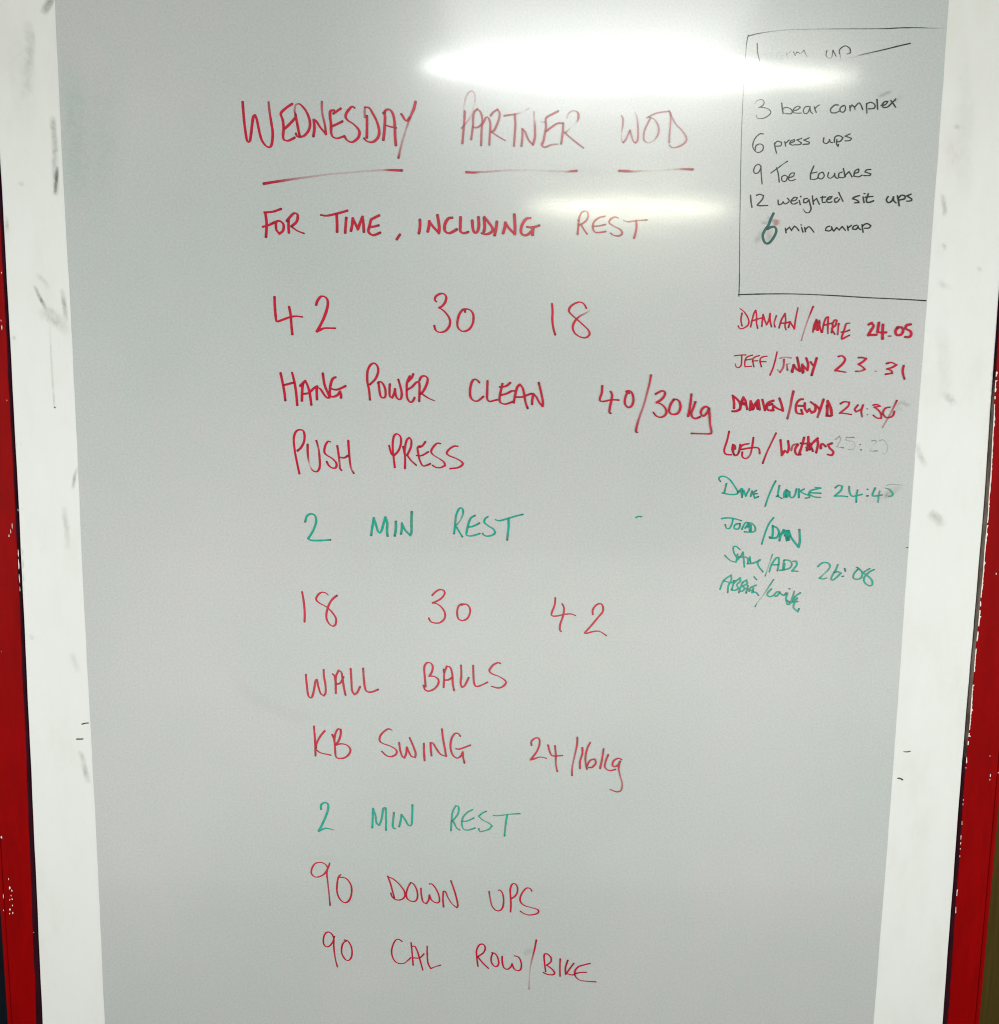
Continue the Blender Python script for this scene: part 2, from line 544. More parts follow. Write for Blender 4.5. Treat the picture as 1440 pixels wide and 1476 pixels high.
# ------------------------------------------------------------------ handwriting
# every word was traced where it stands on the board; numbers are tenths of a millimetre across (x) and
# up (z) on the board, and where the ink is weak, or thinned to imitate glare, a third number, its density in percent
LINES = [
 ('red heading across the top, its ink partly thinned to look washed out by glare', [
  ('wednesday', 'red', 4.33, 1.88, [
   '-3552,19485 -3545,19354 -3536,19222 -3519,19073 -3501,18981 -3468,18982 -3448,19074 -3426,19224 -3408,19307 -3387,19319 -3364,19260 -3337,19120 -3307,19006 -3263,18936 -3217,18905 -3180,18919 -3160,18990 -3153,19104 -3169,19227 -3189,19367,75 -3200,19489,70',
   '-2881,19471 -2959,19422 -3036,19347 -3013,19264 -3003,19159 -3012,19053 -2999,19005 -2940,18994 -2856,19033',
   '-2987,19150 -2917,19212 -2842,19292',
   '-2837,19336 -2850,19388,55 -2835,19454,50 -2803,19474,55 -2766,19464 -2694,19381 -2646,19260 -2652,19154 -2708,19074 -2773,19043 -2819,19051 -2837,19086',
   '-2837,19327 -2816,19214 -2787,19056',
   '-2598,19058 -2583,19164 -2591,19269 -2563,19261 -2505,19174 -2428,19087 -2440,19201,80 -2475,19367,60 -2478,19502,70',
   '-2225,19418 -2285,19378 -2322,19355',
   '-2312,19395 -2363,19385 -2368,19307 -2356,19202 -2357,19114 -2335,19053 -2280,19031 -2225,19045 -2183,19059',
   '-2342,19189 -2278,19216 -2204,19252',
   '-2033,19429 -2069,19446 -2129,19388 -2158,19322 -2131,19270 -2067,19231 -2008,19180 -1971,19119 -1986,19048 -2041,18999 -2087,18983 -2142,19011 -2178,19063',
   '-1869,19326 -1867,19225 -1871,19049',
   '-1897,19312,60 -1898,19400,60 -1891,19439,70 -1836,19431 -1786,19357 -1736,19262 -1705,19157 -1710,19069 -1765,19002 -1830,18986 -1885,19010 -1908,19036',
   '-1646,19021 -1632,19140 -1622,19298 -1626,19386 -1571,19417 -1525,19378 -1498,19291 -1489,19177 -1485,19054 -1476,18953',
   '-1618,19211 -1544,19190 -1471,19177',
   '-1644,19368 -1626,19377',
   '-1402,19358 -1379,19327 -1356,19288 -1324,19271 -1287,19311',
   '-1209,19517 -1232,19425 -1283,19311,70 -1342,19144,40 -1398,18967,45 -1440,18790,80',
  ]),
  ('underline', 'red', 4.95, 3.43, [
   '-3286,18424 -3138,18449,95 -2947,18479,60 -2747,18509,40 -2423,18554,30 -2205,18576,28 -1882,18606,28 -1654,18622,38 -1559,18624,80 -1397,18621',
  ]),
  ('partner', 'red', 4.14, 2.07, [  # ink thinned to stand in for the glare washing it out
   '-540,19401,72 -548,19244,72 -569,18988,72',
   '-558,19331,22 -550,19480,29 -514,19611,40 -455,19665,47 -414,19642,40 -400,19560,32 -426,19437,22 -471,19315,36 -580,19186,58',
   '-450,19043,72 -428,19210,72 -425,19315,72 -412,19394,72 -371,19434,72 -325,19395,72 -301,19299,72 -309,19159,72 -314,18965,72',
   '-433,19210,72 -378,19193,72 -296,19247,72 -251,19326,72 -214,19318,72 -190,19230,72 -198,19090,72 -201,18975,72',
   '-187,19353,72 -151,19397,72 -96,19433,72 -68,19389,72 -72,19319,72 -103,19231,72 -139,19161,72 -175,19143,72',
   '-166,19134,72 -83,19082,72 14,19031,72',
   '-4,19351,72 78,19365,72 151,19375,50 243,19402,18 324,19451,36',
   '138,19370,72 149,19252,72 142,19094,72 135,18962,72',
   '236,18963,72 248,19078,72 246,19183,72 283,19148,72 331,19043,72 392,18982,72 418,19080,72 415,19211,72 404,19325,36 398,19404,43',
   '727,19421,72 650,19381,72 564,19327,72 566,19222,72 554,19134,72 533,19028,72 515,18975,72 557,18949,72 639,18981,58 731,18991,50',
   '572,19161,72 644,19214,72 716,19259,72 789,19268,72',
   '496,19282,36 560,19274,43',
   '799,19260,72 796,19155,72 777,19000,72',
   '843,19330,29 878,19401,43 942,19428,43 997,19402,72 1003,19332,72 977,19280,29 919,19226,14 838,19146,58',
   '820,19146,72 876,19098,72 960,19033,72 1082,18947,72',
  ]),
  ('underline', 'red', 4.75, 3.42, [  # underline thinned for the glare as well
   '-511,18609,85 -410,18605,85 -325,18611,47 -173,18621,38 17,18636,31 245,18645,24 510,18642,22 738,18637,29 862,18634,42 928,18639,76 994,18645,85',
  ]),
  ('wod', 'red', 3.39, 1.69, [  # density lowered to mimic the glare over this word
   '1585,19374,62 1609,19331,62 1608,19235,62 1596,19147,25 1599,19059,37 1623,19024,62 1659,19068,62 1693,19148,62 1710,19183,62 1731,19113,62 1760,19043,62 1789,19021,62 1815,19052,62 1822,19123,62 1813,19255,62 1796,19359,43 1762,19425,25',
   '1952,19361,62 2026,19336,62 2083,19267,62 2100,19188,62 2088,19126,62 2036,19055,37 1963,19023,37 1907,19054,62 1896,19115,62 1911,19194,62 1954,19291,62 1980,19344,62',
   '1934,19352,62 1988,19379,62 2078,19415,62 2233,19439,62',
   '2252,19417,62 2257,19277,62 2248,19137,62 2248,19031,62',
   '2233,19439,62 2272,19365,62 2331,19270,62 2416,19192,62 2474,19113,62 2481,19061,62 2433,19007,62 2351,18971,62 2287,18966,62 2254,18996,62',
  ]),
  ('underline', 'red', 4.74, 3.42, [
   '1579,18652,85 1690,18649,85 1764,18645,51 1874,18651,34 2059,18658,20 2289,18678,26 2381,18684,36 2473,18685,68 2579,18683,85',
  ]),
 ]),
 ('red line of writing under the heading', [
  ('for', 'red', 4.39, 2.29, [
   '-3290,18042 -3171,18054 -3059,18092',
   '-3276,18036 -3261,17894 -3273,17718',
   '-3315,17850 -3231,17874 -3161,17909',
   '-3133,17902 -3128,17814 -3087,17761 -3037,17802 -3028,17883 -3076,17930 -3125,17923 -3168,17902',
   '-2958,17945 -2959,17871 -2956,17779',
   '-2979,17935 -2936,17986 -2879,18036 -2831,18014 -2846,17926 -2917,17864',
   '-2910,17851 -2841,17804 -2747,17768',
  ]),
  ('time', 'red', 4.40, 2.68, [
   '-2510,18018 -2434,18009 -2308,18034 -2148,18079',
   '-2294,18027 -2289,17906 -2290,17798',
   '-2162,17982 -2170,17894 -2178,17788',
   '-2098,17813 -2080,17895 -2072,17976 -2038,17909 -2003,17835 -1975,17910 -1939,17998 -1926,17910 -1920,17802',
   '-1709,18021 -1793,17980 -1821,17959 -1843,17871 -1857,17803 -1794,17756 -1696,17791',
   '-1850,17864 -1780,17872 -1717,17889',
  ]),
  ('comma', 'red', 4.21, 2.87, [
   '-1424,17767 -1466,17706',
  ]),
  ('including', 'red', 4.59, 2.68, [
   '-1148,17968 -1145,17883 -1160,17793',
   '-1038,17817 -1023,17884 -1018,17951 -969,17885 -885,17797 -881,17886 -906,18033',
   '-702,18003 -756,17991 -801,17916 -801,17827 -739,17796 -640,17847',
   '-588,18008 -590,17889 -587,17823 -541,17798 -483,17814',
   '-427,17965 -416,17862 -395,17810 -357,17818 -335,17892 -341,18011',
   '-264,18004 -254,17893 -263,17827',
   '-260,18019 -206,17953 -144,17865 -166,17813 -235,17787 -296,17801',
   '-87,17955 -98,17866 -115,17779',
   '2,17808 24,17882 31,17944 85,17868 163,17795 164,17899 152,18054',
   '373,18012 313,17997 260,17915 247,17825 286,17781 347,17794 414,17857',
   '330,17893 406,17887 497,17913',
   '414,17887 408,17790',
  ]),
  ('rest', 'red', 3.73, 1.91, [  # thinner ink imitates the second lamp's glare
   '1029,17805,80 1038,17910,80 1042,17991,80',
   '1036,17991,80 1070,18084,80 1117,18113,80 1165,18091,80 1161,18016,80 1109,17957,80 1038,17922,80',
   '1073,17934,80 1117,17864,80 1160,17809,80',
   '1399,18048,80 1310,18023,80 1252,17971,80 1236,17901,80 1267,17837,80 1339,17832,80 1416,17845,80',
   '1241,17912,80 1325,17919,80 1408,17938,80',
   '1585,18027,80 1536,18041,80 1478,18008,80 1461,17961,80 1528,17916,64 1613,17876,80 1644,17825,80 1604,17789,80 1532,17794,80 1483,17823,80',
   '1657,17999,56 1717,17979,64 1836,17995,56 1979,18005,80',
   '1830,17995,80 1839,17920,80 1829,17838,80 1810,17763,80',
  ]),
 ]),
 ('upper row of three red numbers', [
  ('number', 'red', 4.45, 1.93, [
   '-3172,16900 -3169,16752 -3156,16595 -3138,16568 -3067,16592 -2962,16630 -2877,16643 -2788,16635',
   '-2971,16769 -2952,16663 -2945,16542 -2933,16398',
   '-2592,16806 -2573,16861 -2525,16917 -2469,16913 -2432,16863 -2437,16771 -2481,16641 -2540,16519 -2588,16440 -2550,16454 -2484,16483 -2332,16485',
  ]),
  ('number', 'red', 3.87, 1.93, [
   '-915,16868 -939,16891 -925,16937 -869,16974 -812,16975 -779,16929 -793,16865 -835,16809 -877,16785 -821,16749 -764,16690 -726,16616 -735,16533 -791,16467 -867,16447 -923,16474 -944,16535',
   '-515,16734 -524,16762 -548,16762 -594,16701 -620,16608 -617,16525 -574,16474 -517,16466 -452,16499 -405,16583 -401,16694 -444,16758 -501,16772 -548,16764',
  ]),
  ('number', 'red', 3.67, 1.74, [
   '696,16856 705,16754 704,16643 719,16532 749,16435',
   '1174,16806 1140,16861 1083,16886 1008,16864 948,16813 935,16757 984,16702 1051,16647 1137,16574 1205,16510 1230,16455 1198,16408 1142,16398 1066,16425 1008,16480 992,16554 1023,16629 1087,16694,70 1162,16732,50 1231,16779,25',
  ]),
 ]),
 ('red exercise line with two weights', [
  ('hang', 'red', 4.30, 2.15, [
   '-3107,15852 -3081,15716 -3059,15584 -3049,15475',
   '-2945,15859 -2914,15727 -2893,15576 -2881,15411',
   '-3062,15688 -2928,15722',
   '-2813,15473 -2807,15606 -2795,15710 -2761,15748 -2729,15682 -2702,15579 -2681,15418',
   '-2834,15681 -2805,15710',
   '-2779,15568 -2712,15583 -2644,15646 -2596,15675',
   '-2599,15495 -2602,15580 -2601,15665 -2549,15637 -2493,15553 -2455,15516 -2422,15521 -2445,15582 -2491,15704 -2513,15855',
   '-2333,15805 -2376,15781 -2410,15677 -2416,15563 -2379,15531 -2312,15555 -2273,15603 -2259,15565 -2260,15523',
   '-2392,15644 -2330,15631 -2263,15650 -2196,15684',
  ]),
  ('power', 'red', 3.83, 1.96, [
   '-1851,15499 -1864,15637 -1887,15759 -1881,15900 -1838,15985 -1781,16007 -1739,15958 -1734,15883 -1773,15789 -1849,15712',
   '-1730,15742 -1716,15629 -1698,15544 -1660,15525 -1631,15554 -1635,15649 -1668,15724 -1706,15752 -1735,15733',
   '-1569,15716 -1574,15631 -1569,15546 -1536,15532 -1507,15594 -1497,15651 -1483,15556 -1450,15509 -1412,15519 -1402,15595 -1421,15689 -1449,15783',
   '-1240,15861 -1259,15814 -1316,15757',
   '-1288,15832 -1326,15747 -1331,15653 -1326,15539 -1288,15473 -1250,15479 -1221,15531',
   '-1326,15643 -1259,15682 -1193,15749 -1155,15740 -1150,15627 -1155,15489',
   '-1150,15778 -1126,15825 -1079,15840 -1036,15803 -1050,15722 -1097,15627 -1136,15589',
   '-1116,15589 -1031,15533 -935,15492,70',
  ]),
  ('clean', 'red', 3.91, 1.96, [
   '-306,15757 -344,15794 -382,15799 -420,15746 -438,15633 -427,15548 -379,15501 -322,15502,80 -251,15559',
   '-192,15778 -195,15636 -194,15532 -160,15494 -112,15504 -55,15519',
   '127,15758 75,15715 18,15700 -20,15699',
   '18,15742 0,15657 -18,15562 -12,15487 50,15459 117,15474 174,15498',
   '1,15586 77,15606 152,15645 191,15645',
   '183,15484 201,15594 228,15698 265,15736 304,15689 329,15595 350,15482 380,15406',
   '220,15561 297,15562 372,15591 429,15611',
   '441,15464 445,15540 458,15606 497,15569 546,15484 590,15437 593,15504 562,15645 531,15763',
  ]),
  ('weights', 'red', 3.81, 1.96, [
   '1426,15730 1422,15636 1397,15554 1404,15521 1459,15515 1527,15532 1581,15540 1666,15536',
   '1544,15654 1569,15611 1561,15529 1543,15434 1538,15366 1559,15346',
   '1810,15634 1795,15654 1769,15613 1751,15545 1757,15478 1802,15434 1849,15458 1871,15520 1865,15594 1836,15655 1795,15669 1768,15657',
   '2107,15887 2090,15772,85 2055,15617,70 2019,15467,65 1970,15317,70 1933,15181,85 1922,15099 1940,15085',
   '2185,15628 2229,15655 2281,15674 2315,15648 2302,15596 2256,15544 2201,15509 2265,15488 2319,15440 2344,15381 2323,15328 2264,15301 2204,15319 2161,15367',
   '2442,15553 2400,15486 2381,15403 2405,15355 2465,15345 2517,15375 2540,15450 2518,15532 2472,15557 2435,15550',
   '2687,15627 2680,15519 2666,15400 2654,15325',
   '2747,15520 2724,15445 2697,15370 2714,15310 2760,15289 2819,15314',
   '2938,15440 2903,15462 2859,15439 2831,15387 2848,15335 2879,15331 2922,15380 2942,15433',
   '2946,15425 2958,15313 2971,15201,85 2994,15104 2972,15077 2882,15076,80 2709,15079',
  ]),
 ]),
 ('red two-word exercise line above the green writing', [
  ('push', 'red', 3.87, 1.88, [
   '-2867,14436 -2899,14599 -2926,14758 -2938,14926 -2911,15025 -2857,15060 -2803,15046 -2784,14977 -2795,14888 -2836,14808 -2886,14763',
   '-2742,14849 -2743,14740 -2735,14641,70 -2716,14562,22 -2693,14503,60 -2653,14468 -2604,14474 -2573,14544 -2576,14683 -2589,14802,70 -2617,14905',
   '-2415,14893 -2450,14900 -2490,14842 -2506,14753 -2472,14704 -2393,14656 -2335,14587 -2345,14527 -2395,14521 -2444,14556 -2473,14610',
   '-2320,14835 -2304,14726 -2290,14587,70 -2286,14518 -2262,14488',
   '-2163,14911 -2155,14768 -2142,14609 -2123,14510,60 -2089,14451',
   '-2284,14677 -2225,14668 -2175,14698',
  ]),
  ('press', 'red', 3.55, 1.78, [
   '-1582,14849 -1552,14736 -1518,14706 -1453,14776 -1416,14876 -1418,14974 -1468,15018 -1512,14988 -1530,14894 -1530,14775 -1518,14677 -1503,14543',
   '-1384,14837 -1360,14738 -1355,14639 -1357,14530',
   '-1364,14748 -1354,14847 -1330,14936 -1295,14966 -1266,14927 -1275,14828 -1325,14719',
   '-1325,14719 -1276,14650 -1196,14576',
   '-1068,14910 -1108,14855 -1147,14835',
   '-1147,14850 -1177,14829 -1167,14740 -1147,14651 -1107,14573 -1058,14573 -998,14599',
   '-1191,14715 -1117,14716 -1028,14767',
   '-851,14888 -900,14892 -959,14832 -984,14772 -949,14723,80 -870,14675,80 -801,14626 -785,14577 -850,14546 -919,14550 -964,14579',
   '-604,14851 -653,14856 -722,14815 -762,14756 -722,14716 -623,14678 -543,14629 -538,14590 -602,14549 -711,14533',
  ]),
 ]),
 ('upper green line of writing', [
  ('number', 'green', 3.70, 2.40, [
   '-2794,13740 -2767,13823 -2705,13855 -2649,13824 -2638,13736 -2683,13609 -2754,13494 -2710,13469 -2573,13468 -2435,13479',
  ]),
  ('min', 'green', 4.00, 2.20, [
   '-1846,13556 -1827,13683 -1807,13804 -1777,13709 -1740,13602 -1702,13609 -1664,13736 -1639,13818 -1614,13737 -1618,13623 -1609,13549',
   '-1489,13757 -1490,13650 -1506,13554',
   '-1415,13581 -1402,13663 -1402,13733 -1358,13639 -1283,13561 -1265,13615 -1265,13779 -1261,13899',
  ]),
  ('rest', 'green', 3.40, 1.80, [
   '-651,13595 -637,13716 -623,13858 -578,13959 -534,13955 -523,13889,80 -557,13798,50 -607,13727,60',
   '-632,13716 -586,13636 -531,13550',
   '-353,13861 -408,13825 -442,13749 -466,13637 -471,13577 -426,13562 -356,13573 -281,13599',
   '-442,13693 -377,13704 -287,13751',
   '-169,13843 -203,13818 -218,13767 -157,13712 -87,13668 -61,13612 -116,13571 -196,13565 -241,13600',
   '-58,13804 2,13790 101,13817 230,13859 334,13885',
   '131,13827 133,13696 115,13513',
  ]),
  ('dot', 'green', 2.59, 2.19, [
   '1966,13860 1993,13878 2039,13873',
  ]),
 ]),
 ('lower row of three red numbers', [
  ('number', 'red', 3.73, 1.72, [
   '-2855,12702 -2833,12552 -2823,12397 -2827,12262',
   '-2477,12665,60 -2517,12696 -2578,12700 -2629,12658 -2652,12596 -2610,12545 -2500,12484 -2420,12402 -2370,12320 -2371,12236 -2412,12199 -2468,12235 -2504,12308 -2503,12401 -2469,12516 -2418,12599 -2351,12657',
  ]),
  ('number', 'red', 3.43, 2.02, [
   '-963,12680 -913,12732 -853,12766 -792,12749 -787,12692 -852,12619 -958,12566 -892,12552 -821,12495 -776,12413 -785,12330 -851,12272 -922,12266 -983,12286 -1013,12337',
   '-488,12552 -549,12551 -589,12498 -598,12405 -578,12333 -517,12307 -446,12345 -411,12428 -417,12501 -468,12552 -539,12541',
  ]),
  ('number', 'red', 3.33, 1.82, [
   '828,12662 820,12558 777,12433 788,12397 849,12393 970,12420 1061,12427,85 1127,12405',
   '931,12575 958,12508 945,12394 907,12269 904,12185 925,12165',
   '1379,12425 1378,12493 1421,12561 1481,12587 1523,12547 1520,12464 1457,12380 1359,12254 1270,12148 1291,12138 1381,12165 1482,12172,85 1586,12108',
  ]),
 ]),
 ('red two-word exercise line under the lower numbers', [
  ('wall', 'red', 3.68, 2.04, [
   '-2821,11459 -2811,11327 -2798,11189 -2779,11120 -2738,11115 -2705,11222 -2678,11371 -2657,11382 -2638,11276 -2604,11170 -2558,11144 -2532,11192 -2535,11320 -2554,11436 -2558,11536',
   '-2383,11184 -2382,11301 -2380,11428 -2338,11529 -2298,11503 -2279,11397 -2264,11281 -2240,11159',
   '-2431,11475 -2401,11449 -2382,11332',
   '-2361,11322 -2310,11344 -2268,11429',
   '-2160,11557 -2151,11388 -2142,11229 -2107,11166 -2066,11198 -2024,11284',
   '-1976,11565 -1967,11412 -1947,11253 -1902,11206 -1840,11212 -1758,11247',
  ]),
  ('balls', 'red', 3.48, 1.94, [
   '-1057,11302 -1067,11424 -1078,11582 -1052,11651 -1002,11668 -956,11626 -960,11541 -1001,11462 -930,11457 -873,11416 -868,11352 -919,11277 -1000,11234 -1062,11249 -1088,11318',
   '-791,11295 -786,11406 -782,11512 -746,11613 -695,11598 -664,11493 -658,11366 -637,11249',
   '-792,11565 -787,11523',
   '-776,11406 -725,11407 -674,11440',
   '-537,11631 -531,11484 -541,11357 -520,11298 -479,11325 -424,11443',
   '-359,11629 -353,11486 -341,11359 -305,11312 -223,11339,80 -147,11378',
   '43,11665 8,11681 -63,11643 -119,11563 -82,11511 10,11475,75 92,11428 129,11376 73,11312 2,11295 -85,11320',
  ]),
 ]),
 ('red exercise line with two smaller weights', [
  ('kb', 'red', 3.60, 1.85, [
   '-2713,10666 -2701,10473 -2696,10213',
   '-2555,10598 -2618,10517 -2676,10408 -2687,10332',
   '-2677,10300 -2621,10258 -2466,10222',
   '-2442,10541 -2412,10444 -2403,10315 -2394,10206 -2353,10174 -2270,10181 -2197,10241 -2176,10318 -2227,10382 -2309,10402 -2382,10385',
   '-2412,10444 -2401,10541 -2359,10628 -2317,10623 -2318,10542 -2350,10445 -2392,10390',
  ]),
  ('swing', 'red', 3.50, 1.85, [
   '-1555,10622,60 -1602,10643 -1669,10605 -1731,10529 -1736,10453 -1680,10411 -1577,10374 -1494,10316 -1494,10251 -1567,10212 -1639,10227 -1706,10291',
   '-1448,10430 -1432,10306 -1401,10214 -1370,10198 -1344,10264 -1334,10361 -1308,10297 -1267,10221 -1210,10206 -1205,10276 -1246,10395 -1293,10507',
   '-1081,10419 -1079,10289 -1070,10159',
   '-967,10236 -978,10333 -983,10431 -947,10431 -895,10345 -833,10260 -750,10228 -766,10336 -798,10509 -812,10648',
   '-540,10544 -577,10587 -628,10575 -674,10489 -684,10370 -657,10262 -595,10203 -533,10231 -502,10296 -497,10221 -475,10129',
   '-606,10349 -544,10345 -390,10406',
  ]),
  ('weights', 'red', 3.20, 1.75, [
   '520,10419 519,10479 575,10528 627,10523 640,10445 602,10324 512,10191 558,10203 649,10235,80 747,10215',
   '766,10423 791,10327 827,10261 901,10256 982,10263',
   '869,10412 884,10280 887,10135,80 912,10015',
   '1199,10548 1196,10428 1165,10260,70 1135,10090,70 1132,9957',
   '1277,10387 1279,10297 1248,10176 1251,10068',
   '1390,10467 1352,10382 1327,10250 1335,10129 1354,10057',
   '1353,10105 1397,10190 1465,10215 1484,10155 1434,10088 1377,10081',
   '1593,10373 1579,10241 1550,10072',
   '1664,10284 1627,10169 1624,10085 1689,10037 1780,10057',
   '1868,10209 1821,10232 1753,10195 1732,10134 1756,10099 1813,10123 1845,10184',
   '1840,10172 1826,10075 1852,9955,70 1884,9846,70 1876,9737,80 1814,9705 1709,9740',
  ]),
 ]),
 ('lower green line of writing', [
  ('number', 'green', 3.96, 2.09, [
   '-2625,9371 -2624,9433 -2566,9476 -2520,9446 -2521,9361 -2563,9237 -2623,9101 -2665,9021 -2624,9040 -2554,9065 -2438,9042,50',
  ]),
  ('min', 'green', 3.66, 2.09, [
   '-1856,9087 -1850,9235 -1843,9388 -1809,9284 -1792,9162 -1752,9125 -1716,9224 -1686,9396 -1652,9397 -1649,9250 -1650,9053',
   '-1530,9325 -1542,9202 -1548,9104 -1514,9073',
   '-1450,9111 -1426,9216 -1415,9296 -1368,9229 -1310,9131 -1264,9144 -1255,9279 -1252,9451',
  ]),
  ('rest', 'green', 3.03, 1.57, [
   '-671,9056 -662,9211 -647,9355 -600,9449 -559,9433 -563,9334 -610,9256 -656,9206',
   '-635,9201 -588,9102 -535,9064',
   '-350,9392 -433,9341 -495,9258 -507,9158 -483,9086 -420,9065 -311,9100',
   '-505,9208 -432,9209 -328,9260',
   '-141,9367 -193,9345 -255,9289 -192,9229 -97,9180 -55,9136 -96,9086 -169,9057,70 -232,9045 -253,9089',
   '-31,9303 58,9304 214,9328,70 365,9338',
   '172,9316 153,9167 137,8984',
  ]),
 ]),
 ('red exercise line starting with a large number', [
  ('number', 'red', 3.15, 1.68, [
   '-2508,8502 -2530,8429 -2594,8327 -2679,8281 -2743,8286 -2784,8336 -2777,8414 -2729,8493 -2655,8517 -2592,8501 -2540,8440 -2552,8339 -2538,8193,80 -2520,7990,75 -2508,7825',
   '-2342,8319 -2374,8285 -2396,8172 -2398,8036 -2357,7924 -2283,7868 -2219,7903 -2181,8005 -2180,8130 -2227,8231 -2290,8275 -2363,8279',
  ]),
  ('down', 'red', 3.05, 1.79, [
   '-1626,8306 -1584,8183 -1553,8059 -1527,7958',
   '-1620,8295 -1542,8262 -1447,8174 -1373,8062 -1373,7971 -1437,7925 -1511,7930 -1564,7980 -1579,8031',
   '-1278,8204 -1320,8130 -1344,8028 -1331,7949 -1268,7905 -1204,7911 -1173,7985 -1188,8098 -1236,8188 -1278,8210',
   '-1122,8116 -1114,7997 -1088,7896 -1040,7871 -1003,7931 -993,8010 -961,7931 -898,7887 -845,7899 -845,7990 -888,8102 -951,8186 -993,8191',
   '-776,7821 -787,7934 -782,8070 -750,8070 -708,7969,80 -644,7868,70 -575,7812 -559,7858 -602,8049 -667,8246',
  ]),
  ('ups', 'red', 2.96, 1.58, [
   '-85,8079 -68,7966,75 -41,7853,80 13,7780 77,7770 124,7821 138,7935 121,8048 83,8104 62,8104',
   '246,7755 250,7880 243,7993 236,8117 261,8197 303,8214 346,8153 337,8051 285,7988 249,7970',
   '563,8099 536,8138 484,8143 432,8086 391,7995 397,7916 457,7860 563,7827,75 659,7795 670,7749 607,7714 512,7707 437,7735 394,7768',
  ]),
 ]),
 ('lowest red line of writing', [
  ('number', 'red', 2.98, 1.70, [
   '-2448,7307 -2481,7204 -2546,7139 -2599,7156 -2619,7225 -2602,7328 -2554,7380 -2501,7364 -2459,7284 -2459,7146 -2446,6997,80 -2426,6882,80 -2406,6807',
   '-2268,7235 -2311,7206 -2338,7125 -2334,7021 -2282,6930 -2229,6919 -2185,6989 -2184,7116 -2226,7218 -2268,7252 -2295,7252',
  ]),
  ('cal', 'red', 2.77, 1.70, [
   '-1412,7241 -1459,7275 -1507,7263 -1550,7182 -1572,7066 -1545,6951 -1482,6883 -1385,6879,75 -1321,6931,80 -1279,6972',
   '-1273,7220 -1257,7059 -1241,6852',
   '-1252,7163 -1215,7163 -1172,7072 -1140,6957 -1113,6853 -1092,6773',
   '-1236,6973 -1140,6974 -1076,7039',
   '-1025,7166 -1025,7039 -1012,6890 -969,6798 -905,6827,80 -819,6857',
  ]),
  ('row', 'red', 2.88, 1.82, [
   '-243,6848 -260,6969 -266,7107 -225,7200 -166,7212 -134,7155 -160,7074 -244,7010',
   '-239,6992 -168,6901 -82,6815',
   '-16,7070 -41,6995 -35,6914 3,6857 46,6846 77,6904 54,7008 11,7065 -32,7076',
   '127,7015 130,6928 153,6836 206,6802 259,6838 280,6896 313,6815 367,6781 415,6805 424,6898 385,7001 315,7029',
  ]),
  ('slash', 'red', 2.98, 1.70, [
   '647,7292 623,7142 593,7004,65 564,6842,40 550,6679,30 549,6476,50',
  ]),
  ('bike', 'red', 2.88, 1.82, [
   '800,6775 782,6902 773,7052 821,7065 876,7008 877,6938 814,6880 890,6823 934,6766 924,6725 838,6724 763,6758',
   '1020,6987 1018,6848 1024,6703',
   '1138,6965 1103,6838 1111,6733',
   '1230,6914 1178,6839 1121,6745 1202,6723 1245,6729',
   '1480,6918 1390,6893 1306,6863 1254,6793 1256,6712 1300,6655,80 1375,6627,80 1579,6612',
   '1255,6747 1340,6765 1425,6770',
  ]),
 ]),
 ('thin black outline drawn round the small list', [
  ('outline_top', 'black', 1.86, 1.40, [
   '3258,20414 3372,20444,85 3547,20474,40 3779,20499,35 4122,20513,40 4615,20522,60 4958,20527,60 5107,20531,100 5311,20543,100 5543,20547,80 5720,20544,50 5887,20546,15',
  ]),
  ('outline_side', 'black', 1.40, 0.93, [
   '3257,20428 3244,20353 3237,20256,70 3229,20034,50 3225,19723,50 3227,19184,60 3240,18639,70 3257,18088,70 3264,17856,65 3289,17249,85 3293,16994',
  ]),
  ('outline_bottom', 'black', 2.32, 1.74, [
   '3288,17015 3649,17029,90 4054,17034,75 4557,17021,90 5080,16997,85 5583,16980,90 5898,16965',
  ]),
 ]),
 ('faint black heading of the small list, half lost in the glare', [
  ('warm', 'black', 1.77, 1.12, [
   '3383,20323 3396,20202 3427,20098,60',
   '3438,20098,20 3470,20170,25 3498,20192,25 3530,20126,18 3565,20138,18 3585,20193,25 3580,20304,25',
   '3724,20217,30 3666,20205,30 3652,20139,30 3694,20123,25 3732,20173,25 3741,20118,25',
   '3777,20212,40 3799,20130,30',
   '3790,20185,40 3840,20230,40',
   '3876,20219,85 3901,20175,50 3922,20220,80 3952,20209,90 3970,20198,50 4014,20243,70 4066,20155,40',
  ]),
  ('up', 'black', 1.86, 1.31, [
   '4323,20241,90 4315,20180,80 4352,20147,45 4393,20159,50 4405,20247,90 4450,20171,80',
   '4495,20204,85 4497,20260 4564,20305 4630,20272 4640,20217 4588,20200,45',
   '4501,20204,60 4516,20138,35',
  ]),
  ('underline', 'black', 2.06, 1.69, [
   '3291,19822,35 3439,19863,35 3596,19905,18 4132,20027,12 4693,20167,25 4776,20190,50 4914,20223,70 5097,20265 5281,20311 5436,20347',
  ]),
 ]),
 ('first black item of the small list', [
  ('number', 'black', 1.72, 1.22, [
   '3389,19550,55 3419,19591,55 3480,19605,80 3514,19574 3498,19529 3447,19502 3513,19502 3580,19481 3612,19441 3575,19395 3511,19363,80 3436,19362,60 3415,19402,60',
  ]),
  ('bear', 'black', 1.93, 1.32, [
   '3753,19564 3762,19505 3780,19429',
   '3780,19429 3768,19479 3805,19506 3861,19498 3901,19462 3884,19426 3799,19430,60',
   '3920,19467 3975,19481 4006,19513 3973,19526 3927,19498 3910,19462 3940,19436 4025,19437',
   '4123,19523 4077,19518 4051,19473 4067,19433 4109,19438 4134,19492 4138,19519 4145,19465 4175,19434',
   '4194,19520 4210,19484 4226,19448',
   '4205,19493 4236,19529 4268,19546,80',
  ]),
